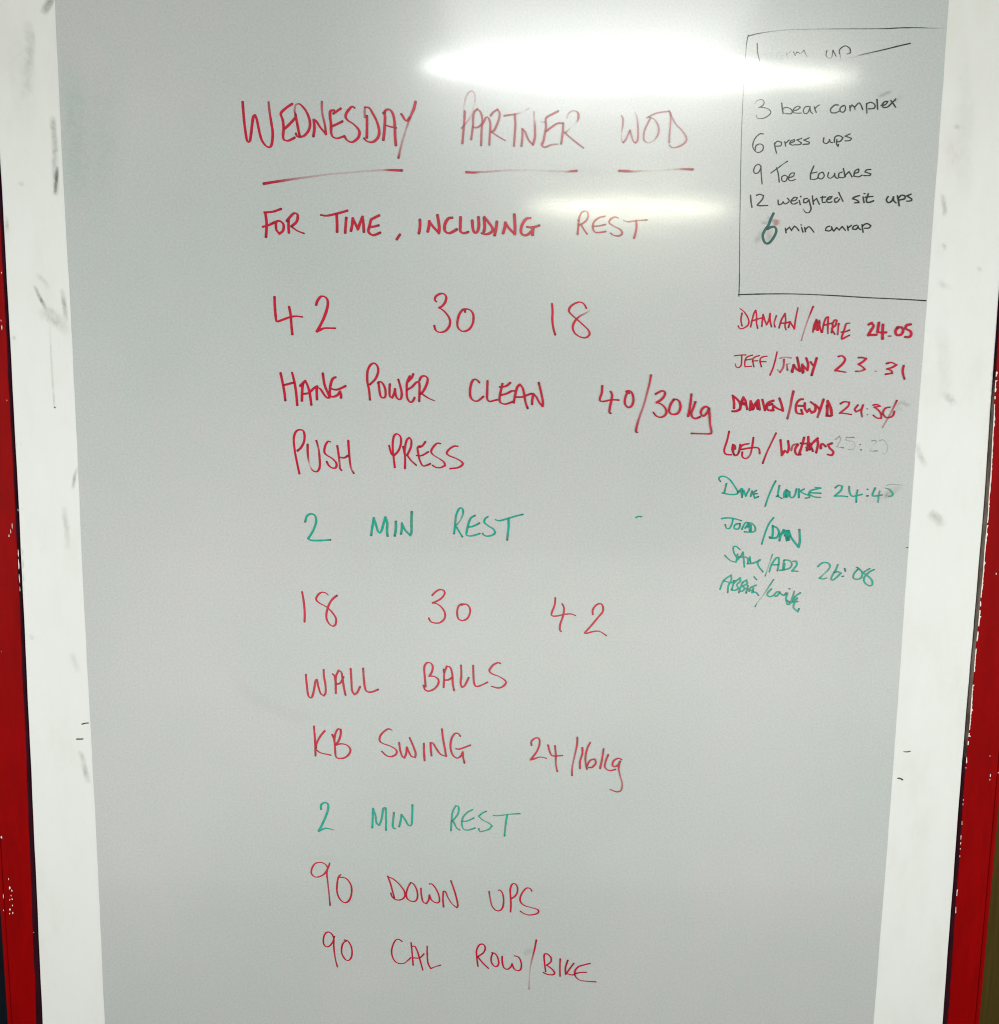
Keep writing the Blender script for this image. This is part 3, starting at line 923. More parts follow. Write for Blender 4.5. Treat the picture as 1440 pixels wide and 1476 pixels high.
  ('complex', 'black', 2.23, 1.62, [
   '4521,19546 4470,19545 4421,19495 4429,19451 4485,19444 4531,19465',
   '4602,19542 4552,19515 4550,19470 4588,19453 4619,19489 4611,19538 4583,19542',
   '4677,19539 4686,19472,70',
   '4683,19517 4705,19548 4734,19526 4751,19490,70',
   '4748,19526 4788,19572 4816,19567 4854,19492',
   '4901,19568 4913,19448,80',
   '4901,19564 4956,19587 5014,19556 5008,19511 4933,19502',
   '5038,19624 5056,19499',
   '5099,19548 5155,19558 5185,19599 5143,19598 5113,19549 5139,19522 5194,19532 5230,19568',
   '5226,19613 5298,19528',
   '5291,19631 5221,19559',
  ]),
 ]),
 ('second black item of the small list', [
  ('number', 'black', 2.04, 1.53, [
   '3527,19159 3474,19159 3412,19096 3387,19005 3420,18937 3474,18917 3526,18950 3529,19007 3481,19029 3429,19000 3425,18949',
  ]),
  ('press', 'black', 2.04, 1.53, [
   '3681,19042 3696,18975 3717,18912',
   '3682,19020 3715,19065 3775,19055 3771,19009 3706,19003',
   '3821,19061 3836,19005',
   '3829,19039 3879,19084',
   '3893,19045 3951,19068 3950,19091 3903,19073 3888,19034 3930,19017 3965,19029',
   '4049,19109 3985,19086 4046,19052 4036,19030 3977,19021',
   '4149,19116 4080,19087 4155,19059 4148,19037 4071,19030',
  ]),
  ('ups', 'black', 2.04, 1.53, [
   '4350,19118 4347,19062 4389,19045 4423,19074 4428,19097 4441,19063 4471,19058',
   '4528,19098 4525,19053 4539,19019 4551,19010,70 4553,19036',
   '4495,19064 4502,19132 4560,19149 4609,19122 4576,19076 4530,19070',
   '4700,19173 4637,19144 4725,19117 4706,19089 4641,19082',
  ]),
 ]),
 ('third black item of the small list', [
  ('number', 'black', 2.05, 1.54, [
   '3513,18734 3482,18762 3436,18738 3415,18675 3441,18641 3487,18659 3514,18722',
   '3513,18739 3522,18631 3540,18505',
  ]),
  ('toe', 'black', 1.95, 1.43, [
   '3654,18650 3757,18725,90 3825,18777,60 3871,18806',
   '3727,18719 3756,18634 3773,18531',
   '3845,18623 3805,18600 3813,18549 3861,18544 3882,18601 3845,18623',
   '3889,18584 3964,18613 3974,18654 3927,18647 3895,18578 3932,18550 3991,18568',
  ]),
  ('touches', 'black', 2.05, 1.53, [
   '4235,18748 4199,18651 4198,18576 4252,18571 4310,18595',
   '4194,18651 4281,18669',
   '4359,18670 4312,18646 4298,18595 4346,18578 4385,18619 4365,18664',
   '4442,18665 4433,18608 4476,18591 4521,18632 4525,18655 4534,18609 4571,18587',
   '4625,18673 4585,18655 4582,18604 4642,18599 4676,18622',
   '4640,18719 4671,18611',
   '4669,18633 4720,18680 4765,18612',
   '4792,18658 4850,18676 4848,18716 4802,18692 4788,18623 4854,18613 4900,18636',
   '5014,18712 4955,18705 4939,18677 5018,18655 5007,18632 4924,18631',
  ]),
 ]),
 ('fourth black item of the small list', [
  ('number', 'black', 2.36, 1.75, [
   '3389,18352 3399,18274 3416,18196',
   '3472,18353 3514,18367 3567,18350 3555,18303 3488,18224 3512,18215 3631,18220',
  ]),
  ('weighted', 'black', 2.16, 1.65, [
   '3770,18292 3778,18232 3816,18238 3843,18270 3863,18243 3910,18262 3923,18290 3897,18321',
   '3947,18281 4013,18295 4030,18328 3992,18332 3947,18281 3968,18244 4015,18249 4034,18263',
   '4061,18291 4078,18236',
   '4077,18348 4082,18339',
   '4173,18320 4126,18310 4124,18264 4162,18265 4193,18302 4211,18247 4229,18183 4203,18132 4155,18136 4119,18181,40',
   '4238,18353 4259,18243',
   '4256,18284 4297,18322 4340,18244',
   '4376,18350 4375,18295 4386,18268 4424,18273',
   '4354,18333 4420,18342',
   '4436,18305 4488,18319 4505,18347 4467,18342 4437,18296 4462,18268 4509,18278',
   '4582,18334 4545,18316 4552,18274 4585,18279 4612,18316',
   '4597,18404 4629,18344 4661,18289',
  ]),
  ('sit', 'black', 2.36, 1.85, [
   '4880,18366 4810,18342 4792,18323 4860,18301 4881,18274 4824,18268',
   '4933,18348 4952,18274',
   '4945,18392 4954,18394',
   '5002,18390 4983,18321 4990,18280 5033,18280 5079,18299',
   '4962,18344 5066,18357',
  ]),
  ('ups', 'black', 2.36, 1.85, [
   '5276,18357 5255,18315 5281,18278 5327,18297 5352,18353 5355,18307 5391,18275',
   '5403,18367 5422,18299 5436,18239',
   '5415,18331 5455,18377 5503,18369 5506,18332 5431,18313',
   '5587,18393 5532,18369 5601,18328 5593,18305 5537,18300',
  ]),
 ]),
 ('fifth item of the small list, its number in green over an erased patch', [
  ('number', 'green_dark', 4.12, 2.88, [
   '3716,18112 3683,18037 3654,17954 3614,17897 3584,17823 3602,17749 3638,17712 3690,17731 3752,17825 3767,17899 3736,17936 3689,17931 3647,17907',
  ]),
  ('min', 'black', 2.27, 1.75, [
   '3890,17919 3903,17859',
   '3901,17892 3947,17934 3978,17888',
   '3978,17897 4013,17949 4043,17931 4078,17889',
   '4114,17931 4137,17871',
   '4103,17968 4108,17964',
   '4157,17932 4170,17876',
   '4168,17904 4205,17942 4234,17933 4285,17873',
  ]),
  ('amrap', 'black', 2.27, 1.75, [
   '4500,17955 4454,17936 4446,17898 4495,17890 4531,17918 4525,17946 4552,17895 4570,17900',
   '4561,17890 4597,17937 4632,17905 4672,17952 4719,17900',
   '4744,17958 4757,17902',
   '4750,17930 4796,17968',
   '4872,17973 4825,17954 4818,17921 4866,17917 4892,17959 4898,17932 4928,17914',
   '4943,17979 4964,17881',
   '4949,17960 5004,17996 5063,17971 5046,17938 4980,17933',
  ]),
 ]),
 ('first red pair of names with a time, just under the outlined list', [
  ('name', 'red', 2.81, 1.74, [
   '3348,16762 3338,16672 3356,16591',
   '3319,16824 3381,16777 3438,16692 3447,16616 3401,16568 3334,16548 3303,16585',
   '3478,16578 3493,16664 3517,16769 3539,16803 3553,16731 3557,16636 3576,16560',
   '3493,16659 3569,16684 3636,16704',
   '3633,16585 3638,16666 3644,16747 3672,16666 3699,16609 3725,16667 3740,16762 3745,16667 3769,16582',
   '3829,16730 3804,16639,70 3817,16582',
   '3876,16569 3900,16669 3948,16765 3962,16679 3957,16594 3974,16546',
   '3892,16631 3960,16636 4027,16652',
   '4007,16575 4027,16652 4058,16604 4090,16557 4098,16672 4123,16843,75',
  ]),
  ('slash', 'red', 2.90, 1.55, [
   '4334,16865 4309,16793 4284,16721,60 4243,16588,45 4196,16400,60',
  ]),
  ('name', 'red', 2.99, 1.71, [
   '4351,16520 4363,16610 4392,16688 4408,16610 4406,16543 4432,16677 4442,16600 4470,16516',
   '4372,16554 4399,16666',
   '4423,16544 4440,16644',
   '4481,16516 4497,16634 4526,16717 4554,16723 4555,16612 4561,16501,75',
   '4498,16611 4604,16640',
   '4612,16513 4623,16602 4616,16635',
   '4616,16630 4646,16685 4675,16680 4662,16613 4614,16563 4658,16491',
   '4706,16636 4698,16486,80',
   '4853,16644 4808,16632 4790,16559 4757,16447 4764,16425 4863,16477',
   '4747,16520 4803,16526 4859,16549',
  ]),
  ('time', 'red', 4.46, 2.91, [
   '5125,16630 5163,16651 5194,16609 5164,16553 5129,16485 5242,16489',
   '5265,16652 5258,16587 5256,16526 5313,16521 5375,16524',
   '5323,16627 5324,16533 5330,16438',
   '5534,16596 5504,16546 5525,16490 5587,16497 5611,16558 5580,16597 5524,16585',
   '5712,16638 5657,16626 5643,16581 5708,16548 5728,16504 5702,16465 5646,16464',
   '5413,16472,60 5441,16473,60',
  ]),
 ]),
 ('second red pair of names with a time', [
  ('name', 'red', 2.53, 1.65, [
   '3274,16175 3351,16185 3429,16189',
   '3371,16184 3374,16107 3368,16039 3330,16010 3295,16029,70 3289,16062,60',
   '3521,16186 3459,16166 3431,16141 3419,16078 3427,16025 3514,16031',
   '3427,16117 3471,16125 3519,16133',
   '3619,16182 3552,16157 3530,16118 3549,16027',
   '3525,16104 3598,16110',
   '3726,16174 3654,16158 3632,16110 3656,16028',
   '3633,16100 3716,16097',
  ]),
  ('slash', 'red', 2.53, 1.56, [
   '3865,16233 3842,16103 3818,16006 3784,15914',
  ]),
  ('name', 'red', 3.97, 2.57, [
   '3908,16147,50 3985,16163,45 4068,16154,55',
   '3968,16129,80 3963,16027,70 3923,15954,60 3882,15988,40',
   '4010,16062,55 4024,15989,80',
   '4015,16067,40 4058,16082,25',
   '4094,15961 4108,16058 4160,15991 4200,15972 4176,16069 4151,16160',
   '4239,15952 4227,16021 4228,16064 4264,16026 4305,15988 4310,16070 4280,16152',
   '4344,16100 4376,16061 4401,16042',
   '4424,16154 4405,16071 4369,15921',
   '4163,16117 4194,15992',
   '4241,16031 4250,15963',
   '4088,15971 4113,16049',
  ]),
  ('time', 'red', 3.70, 1.95, [
   '4729,16182 4782,16192 4824,16149 4798,16086 4697,15988 4756,15979 4845,15966,80',
   '5012,16171 5076,16171 5120,16158 5070,16109 5018,16079 5084,16037 5111,16008 5049,15983,60 4986,15980',
   '5254,15986,50 5278,15984,50',
   '5412,16094 5479,16109 5550,16076 5494,16042 5422,16017 5487,15993 5495,15960 5408,15944',
   '5653,16063 5643,16000 5658,15933 5676,15884',
  ]),
 ]),
 ('third red pair of names in thicker strokes with a struck time', [
  ('name', 'red', 4.39, 2.85, [
   '3275,15612 3294,15524 3298,15446',
   '3270,15621 3331,15573 3378,15515 3386,15437 3329,15402 3275,15399',
   '3382,15428 3397,15516 3423,15594 3455,15546 3467,15497 3485,15434',
   '3394,15496 3462,15502',
   '3401,15545 3447,15497',
   '3525,15420 3526,15488 3529,15542 3561,15479 3573,15440 3590,15499 3636,15558 3648,15499 3662,15431',
   '3545,15498 3559,15430',
   '3614,15499 3632,15440',
   '3694,15563 3717,15490 3736,15422',
   '3851,15555 3784,15530 3757,15491 3780,15423 3859,15419',
   '3757,15486 3834,15507',
   '3848,15424 3855,15482 3916,15444 3991,15416 3967,15503 3933,15586',
  ]),
  ('slash', 'red', 4.50, 2.93, [
   '4124,15685 4105,15573,85 4092,15466,70 4061,15309,75',
  ]),
  ('name', 'red', 4.17, 2.41, [
   '4267,15580 4223,15575 4181,15526 4171,15447 4194,15384 4273,15375 4251,15429',
   '4208,15487 4277,15488',
   '4294,15522 4301,15449 4335,15405 4363,15440 4400,15393 4445,15421 4443,15490 4377,15543',
   '4442,15509 4484,15471 4505,15442',
   '4556,15579 4523,15461 4487,15334,75',
   '4613,15355 4618,15443 4616,15560 4649,15502 4678,15424 4677,15356 4638,15350',
   '4610,15492 4623,15365',
   '4660,15473 4685,15361',
  ]),
  ('time', 'red', 3.14, 1.76, [
   '4799,15524 4851,15553 4921,15545 4905,15486 4798,15392 4872,15388 4961,15374',
   '5045,15507 5005,15448 5027,15414 5093,15449 5119,15508 5100,15420 5115,15347,80',
   '5176,15458,60 5186,15458,60',
   '5185,15374,60 5193,15374,60',
   '5261,15510 5314,15520 5360,15496 5278,15481 5339,15442 5382,15384 5386,15326 5327,15330 5271,15368',
   '5498,15484 5436,15468 5406,15404 5444,15346 5494,15337 5551,15367 5566,15426',
   '5590,15577 5527,15425,60 5475,15317,55 5415,15198,50',
  ]),
 ]),
 ('fourth red pair of names with a time faded to brown', [
  ('name', 'red', 3.42, 2.24, [
   '3244,15112 3221,14984 3187,14855 3210,14791 3289,14782',
   '3344,14867 3337,14916 3307,14926 3301,14847 3339,14773 3387,14798 3411,14927',
   '3533,14943,80 3460,14928 3422,14897 3396,14818',
   '3424,14858 3531,14879 3630,14890 3680,14871 3693,14807',
   '3445,14819 3448,14759 3499,14730,80 3556,14780,70 3580,14890 3593,15028',
   '3308,14916 3323,14787',
  ]),
  ('slash', 'red', 3.25, 1.95, [
   '3910,15096 3853,14962,85 3791,14813,85 3744,14669',
  ]),
  ('name', 'red', 4.09, 2.64, [
   '3979,14998 3995,14895 4010,14786 4046,14846 4087,14827 4104,14886 4088,14985',
   '4219,14947,70 4161,14927,70 4140,14857,70',
   '4229,14937 4193,14868 4217,14799 4276,14799',
   '4312,15037 4289,14928 4256,14809',
   '4371,15048 4377,14939 4362,14860',
   '4267,14958 4425,14955',
   '4505,15030 4435,14960 4404,14900',
   '4406,14940 4446,14851',
   '4368,14929 4401,14870',
   '4350,14899 4430,14881',
   '4506,15000 4515,14941 4497,14832',
   '4557,14892 4559,14941 4583,14952 4625,14918',
   '4711,14963 4658,14943 4685,14894 4738,14845 4721,14795 4661,14804',
  ]),
  ('time', 'brown', 2.38, 1.63, [
   '4757,15018,60 4813,15068,50 4831,15014,45 4783,14915,40 4823,14910,45 4882,14901,80',
   '5021,15051,75 4912,15050,50 4915,15005,40 5015,14992,35 5039,14918,35 5002,14878,35 4953,14882,50',
   '5111,14953,80 5121,14947,80',
   '5125,14880,90 5136,14872,90',
   '5275,15000,55 5309,15015,60 5339,15001,50 5322,14966,30 5276,14911,15 5265,14861,40 5359,14863,80',
   '5388,15011,50 5437,15022,45 5490,14963,35 5505,14884,35 5479,14830,30 5440,14824,25',
  ]),
 ]),
 ('first green pair of names with a time and a thin line over it', [
  ('name', 'green', 3.05, 2.07, [
   '3153,14398 3127,14437 3150,14467 3214,14468 3286,14424 3360,14330 3409,14241 3375,14215 3286,14214,75 3185,14233',
   '3239,14364 3215,14238',
   '3408,14246 3441,14281 3470,14297 3479,14232 3471,14177',
   '3413,14251 3472,14262',
   '3491,14272 3525,14192 3570,14293',
   '3595,14193 3611,14263',
   '3670,14274 3632,14234 3656,14164 3704,14185',
   '3633,14224 3682,14229',
   '3451,14291 3470,14202',
  ]),
  ('slash', 'green', 2.73, 1.74, [
   '3941,14413 3905,14337 3870,14247 3836,14146,80 3811,14050',
  ]),
  ('name', 'green', 2.95, 1.96, [
   '3999,14348 3986,14208 4044,14164',
   '3967,14193 3987,14203',
   '4101,14290 4074,14249 4073,14179 4122,14190 4138,14260 4106,14290',
   '4148,14260 4161,14190 4202,14181 4229,14221 4245,14302',
   '4279,14302 4286,14182',
   '4354,14303 4296,14272 4368,14233 4428,14214 4440,14184,70 4381,14173',
   '4107,14270 4101,14200',
   '4511,14330,70 4591,14321 4454,14284 4427,14234 4499,14195 4594,14186',
   '4446,14254 4595,14246',
  ]),
  ('time', 'green', 2.73, 1.85, [
   '4799,14329 4846,14364 4897,14350 4881,14290 4796,14208 4896,14210 4981,14201',
   '4996,14346 5006,14271 5045,14212 5114,14218 5187,14238',
   '5119,14298 5109,14217 5112,14127',
   '5257,14314 5265,14309',
   '5258,14216 5275,14219',
   '5370,14331 5336,14235 5362,14216 5471,14232',
   '5437,14287,80 5427,14217,80 5423,14131,70',
   '5513,14333,60 5574,14313,80 5623,14259 5620,14224,80 5561,14213,60',
  ]),
  ('thin_line', 'black', 1.53, 1.09, [
   '5530,14373,55 5609,14389,45 5688,14385,40 5778,14376,25',
   '5544,14248,35 5523,14193,35',
  ]),
 ]),
 ('second green pair of names, without a time', [
  ('name', 'green', 3.07, 2.08, [
   '3192,13861 3291,13873 3392,13859 3478,13835',
   '3357,13858 3345,13787 3313,13721 3268,13726 3251,13771',
   '3465,13789 3415,13788 3381,13758 3388,13717 3438,13713 3461,13754 3460,13789',
   '3493,13713 3516,13769 3544,13810 3584,13801 3538,13729 3576,13750',
   '3595,13781 3604,13690',
   '3574,13806 3634,13796 3676,13751 3684,13691 3630,13670 3530,13673',
   '3620,13771 3624,13690',
  ]),
  ('slash', 'green', 2.85, 1.97, [
   '3939,13881 3883,13804 3839,13693 3789,13499',
  ]),
  ('name', 'green', 3.73, 2.41, [
   '3935,13765 3940,13664 3934,13592 3894,13602',
   '3935,13760 3997,13735 4030,13665 3994,13593 3904,13587',
   '4041,13553 4053,13614 4093,13706',
   '4031,13655 4161,13656',
   '4098,13706 4133,13615 4146,13555',
   '4148,13697 4163,13616 4176,13565',
   '4119,13696 4154,13595',
   '4168,13697 4203,13606',
   '4112,13625 4193,13616',
   '4193,13616 4257,13536 4322,13460 4336,13557 4319,13714',
  ]),
 ]),
 ('third green pair of names, sharing a time to the right', [
  ('name', 'green', 2.86, 1.98, [
   '3478,13414 3420,13459 3381,13443 3395,13362 3438,13291 3431,13230 3370,13239,80 3308,13279,80 3266,13324',
   '3446,13342 3450,13261 3497,13322 3525,13374 3539,13272 3555,13160',
   '3468,13302 3589,13293 3603,13211 3628,13304 3642,13222',
   '3593,13206 3663,13212 3722,13233 3776,13265',
   '3776,13265 3743,13223 3766,13162 3825,13091',
  ]),
  ('slash', 'green', 2.42, 1.54, [
   '3952,13349,80 3922,13246,45 3888,13123,40 3863,13030,80',
  ]),
  ('name', 'green', 2.87, 1.99, [
   '3920,13093 3945,13195 4010,13298 4045,13299 4050,13207 4035,13109',
   '3955,13195 4045,13197',
   '4122,13259 4116,13177 4109,13121 4069,13117',
   '4132,13269 4202,13260 4240,13209 4208,13148 4119,13121',
   '4253,13250 4303,13251 4307,13190 4246,13107 4331,13103',
   '4135,13208 4129,13136',
  ]),
  ('time', 'green', 2.76, 1.99, [
   '4618,13178 4676,13230 4746,13236 4793,13196 4772,13134,80 4715,13072,55 4649,13005 4700,12995 4754,13011,60',
   '4903,13208 4882,13136 4837,13053 4820,12997 4841,12981 4890,13013 4956,13085 4914,13105 4855,13094',
   '5007,13153 5019,13117',
   '4979,13037 4994,13040',
   '5176,13175 5233,13140 5268,13079 5252,13018 5193,12996 5141,13016 5147,13078 5193,13140',
   '5368,13157,80 5296,13110,80',
   '5434,13143 5366,13106 5301,13028 5306,12957 5370,12906 5419,12917 5415,12979 5361,13039 5287,13090 5191,13170',
  ]),
 ]),
 ('lowest green pair of names, without a time', [
  ('name', 'green', 2.88, 1.99, [
   '3218,12827 3263,12951 3370,13034 3373,12962 3337,12880 3331,12777',
   '3263,12951 3375,12921 3414,12953',
   '3444,12953 3406,12901 3390,12819',
   '3415,12922 3502,12995 3505,12944 3457,12892 3490,12841 3431,12809 3380,12819',
   '3493,12779 3518,12872 3546,12934',
   '3536,12923 3594,12965 3607,12914 3539,12872 3580,12842 3542,12800 3492,12799',
   '3619,12883 3599,12775',
   '3739,12890 3660,12853 3643,12801',
   '3701,12843 3684,12781 3744,12782 3777,12741',
   '3621,12832 3703,12802',
   '3703,13013 3740,12972',
  ]),
  ('slash', 'green', 2.43, 1.44, [
   '3986,12976 3922,12867,80 3847,12742,40 3772,12638,40 3740,12575',
  ]),
  ('name', 'green', 2.77, 1.88, [
   '3963,12836 3916,12784 3908,12743 3949,12723 3999,12744 4046,12796 4087,12792 4049,12734 4019,12734',
   '4087,12786 4119,12756 4150,12746 4178,12777',
   '4198,12778 4183,12695 4207,12612 4247,12623 4273,12706 4297,12810,60',
   '4220,12847 4230,12842',
   '4385,12785 4312,12727 4286,12644 4356,12656',
   '4343,12707 4307,12634 4301,12562 4365,12506 4378,12547',
   '4194,12674 4236,12644',
  ]),
 ]),
]
MARKS = [('black', 2.00, '-6155,10655 -6110,10669 -6064,10674'),
 ('black', 2.20, '-6246,10421 -6158,10425'),
 ('black', 1.80, '6063,10388,80 6114,10386 6160,10398,70'),
 ('black', 2.60, '6005,9972 6035,9970 6073,9949'),
 ('black', 1.80, '-6320,15335 -6311,15329'),
 ('black', 1.40, '5878,13475 5901,13475'),
 ('black', 1.20, '5740,11333,40 5793,11302,40')]
SMEARS = [('grey', 15.00, '-6201,20565,0 -6159,20653,60 -6098,20741,70 -6057,20829,50'),
 ('grey', 20.00, '-6427,20510,0 -6387,20229,22 -6449,19785,14 -6525,19426,0'),
 ('grey', 13.00, '-6137,19296,0 -6137,19116,45 -6130,18889,34 -6142,18662,30 -6145,18415,45 -6146,18213,0'),
 ('green', 7.00, '-6105,18635,0 -6120,18525,70 -6136,18415,85 -6151,18305,60 -6164,18240,0'),
 ('grey', 9.00, '-6669,18408,0 -6623,18381,28 -6565,18391,0'),
 ('grey', 8.00, '-6516,17033,0 -6474,16920,55 -6422,16807,75 -6378,16722,35 -6353,16656,0'),
 ('grey', 26.00, '-6482,16607,0 -6335,16637,26 -6223,16543,30 -6112,16430,14 -6038,16374,0'),
 ('grey', 10.00, '-6142,16991,0 -6119,16868,40 -6107,16735,48 -6094,16602,20 -6089,16516,0'),
 ('grey', 10.00, '-6499,17175,0 -6424,17129,20 -6351,17054,14 -6298,16960,0'),
 ('grey', 7.00, '-6032,14500,0 -6077,14380,42 -6104,14250,45 -6128,14159,0'),
 ('grey', 12.00, '-6259,13937,0 -6249,13735,30 -6230,13513,22 -6243,13248,0'),
 ('grey', 12.00, '-6240,10242,0 -6182,10156,30 -6158,10004,30 -6125,9831,34 -6088,9722,0'),
 ('grey', 8.00, '-6857,17964,0 -6846,17825,34 -6863,17704,0'),
 ('grey', 9.00, '-6867,16325,0 -6839,16297,26 -6801,16287,0'),
 ('grey', 9.00, '-6864,12021,0 -6826,11970,26 -6797,11939,0'),
 ('grey', 14.00, '-6288,11756,0 -6231,11673,14 -6196,11547,10 -6182,11420,0'),
 ('pink', 26.00, '6027,19218,0 6079,19037,8 6120,18875,10 6117,18674,0'),
 ('grey', 10.00, '6014,18416,0 6041,18306,34 6070,18177,38 6058,18085,0'),
 ('grey', 10.00, '6113,19327,0 6154,19282,26 6213,19256,0'),
 ('grey', 8.00, '6065,17751,0 6097,17705,40 6121,17640,0'),
 ('grey', 9.00, '6569,17439,0 6611,17402,26 6652,17365,0'),
 ('grey', 16.00, '6222,15697,0 6305,15640,24 6368,15582,28 6414,15505,0'),
 ('grey', 12.00, '5921,15008,0 5950,14870,26 6020,14732,24 6086,14634,0'),
 ('grey', 22.00, '6154,13995,0 6248,13936,34 6334,13856,20 6390,13776,0'),
 ('grey', 13.00, '6044,17264,0 6108,17189,14 6188,17152,10 6266,17135,0'),
 ('grey', 30.00, '6093,16620,0 6193,16334,8 6242,15950,8 6252,15561,0'),
 ('teal', 110.00, '-5596,19973,0 -5584,19438,8 -5571,18896,10 -5635,18348,8 -5727,17606,0'),
 ('teal', 44.00, '-5864,20235,0 -5862,19524,9 -5879,18802,9 -5896,18068,0'),
 ('grey', 4.00, '-6324,16466,0 -6330,16178,26 -6330,15792,22 -6322,15384,30 -6317,15306,0'),
 ('grey', 60.00, '-6590,20578,0 -6533,19962,8 -6507,19427,6 -6494,18976,0'),
 ('grey', 34.00, '6124,20378,0 6236,19670,7 6275,18949,9 6315,18217,0'),
 ('pink', 11.00, '3696,17982,0 3732,18010,60 3772,17992,60 3828,18002,0'),
 ('pink', 8.00, '3699,17926,0 3754,17964,45 3788,18039,0'),
 ('brown', 7.00, '3542,17989,0 3600,17990,45 3647,17991,40 3694,18019,0'),
 ('brown', 16.00, '3621,17944,0 3664,17861,26 3668,17787,26 3633,17721,0'),
 ('grey', 9.00, '3624,18074,0 3664,18046,38 3713,18019,30 3753,17983,0'),
 ('grey', 12.00, '3480,17700,0 3515,17766,38 3560,17832,26 3594,17906,0'),
 ('grey', 9.00, '5572,15475,0 5627,15534,30 5684,15554,30 5746,15516,26 5804,15526,0'),
 ('green', 8.00, '5575,15436,0 5623,15456,16 5690,15476,0'),
 ('grey', 7.00, '5018,19637,0 5109,19683,30 5191,19720,34 5255,19738,0'),
 ('grey', 9.00, '5230,19568,0 5302,19614,18 5353,19677,10 5388,19722,0'),
 ('grey', 11.00, '5168,14143,0 5386,14166,10 5519,14248,12 5715,14290,0'),
 ('brown', 9.00, '5502,14207,0 5548,14258,24 5575,14308,18 5590,14369,0'),
 ('grey', 14.00, '5466,14147,0 5560,14228,12 5672,14330,12 5789,14371,0'),
 ('grey', 24.00, '321,18603,0 701,18626,6 1270,18624,5 1650,18620,0'),
 ('brown', 15.00, '427,7071,0 490,7083,20 554,7107,20 618,7108,0'),
 ('pink', 10.00, '-2959,8546,0 -2559,8597,6 -2245,8511,0'),
 ('grey', 30.00, '-3950,11576,0 -3654,11156,5 -3045,10844,5 -2224,10748,0')]


def parse(s):
    out = []
    for tok in s.split():
        p = tok.split(',')
        out.append((int(p[0]) / 1e4, int(p[1]) / 1e4, (int(p[2]) if len(p) > 2 else 100) / 100.0))
    return out


def smooth_path(pts, step=0.0013):
    """centripetal Catmull-Rom through the traced points, broken at sharp corners"""
    runs, cur = [], [pts[0]]
    for i in range(1, len(pts) - 1):
        a, b, c = pts[i - 1], pts[i], pts[i + 1]
        u = Vector((b[0] - a[0], b[1] - a[1]))
        w = Vector((c[0] - b[0], c[1] - b[1]))
        cur.append(b)
        if u.length > 1e-5 and w.length > 1e-5 and u.angle(w) > math.radians(82):
            runs.append(cur)
            cur = [b]
    cur.append(pts[-1])
    runs.append(cur)
    res = []
    for run in runs:
        if len(run) < 3:
            a, b = run[0], run[-1]
            L = math.hypot(b[0] - a[0], b[1] - a[1])
            k = max(1, int(L / step))
            # a hand never draws a perfectly straight line
            amp = min(0.0006, L * 0.012)
            nx, nz = ((b[1] - a[1]) / L, -(b[0] - a[0]) / L) if L > 1e-6 else (0, 0)
            ph = rng.uniform(0, 6.28)
            res.append([(a[0] + (b[0] - a[0]) * t / k + nx * amp * math.sin(ph + 4.5 * t / k) * math.sin(math.pi * t / k),
                         a[1] + (b[1] - a[1]) * t / k + nz * amp * math.sin(ph + 4.5 * t / k) * math.sin(math.pi * t / k),
                         a[2] + (b[2] - a[2]) * t / k) for t in range(k + 1)])
            continue
        P = [run[0]] + run + [run[-1]]
        out = []
        for i in range(1, len(P) - 2):
            p0, p1, p2, p3 = P[i - 1], P[i], P[i + 1], P[i + 2]
            L = math.hypot(p2[0] - p1[0], p2[1] - p1[1])
            k = max(2, int(L / step))
            for q in range(k):
                t = q / k
                def cr(a, b, c, d):
                    return 0.5 * (2 * b + (c - a) * t + (2 * a - 5 * b + 4 * c - d) * t * t + (3 * b - a - 3 * c + d) * t ** 3)
                out.append((cr(p0[0], p1[0], p2[0], p3[0]), cr(p0[1], p1[1], p2[1], p3[1]), p1[2] + (p2[2] - p1[2]) * t))
        out.append(run[-1])
        res.append(out)
    return res


NIB = math.radians(-22)      # the chisel tip is held so that strokes running down to the right come out thin


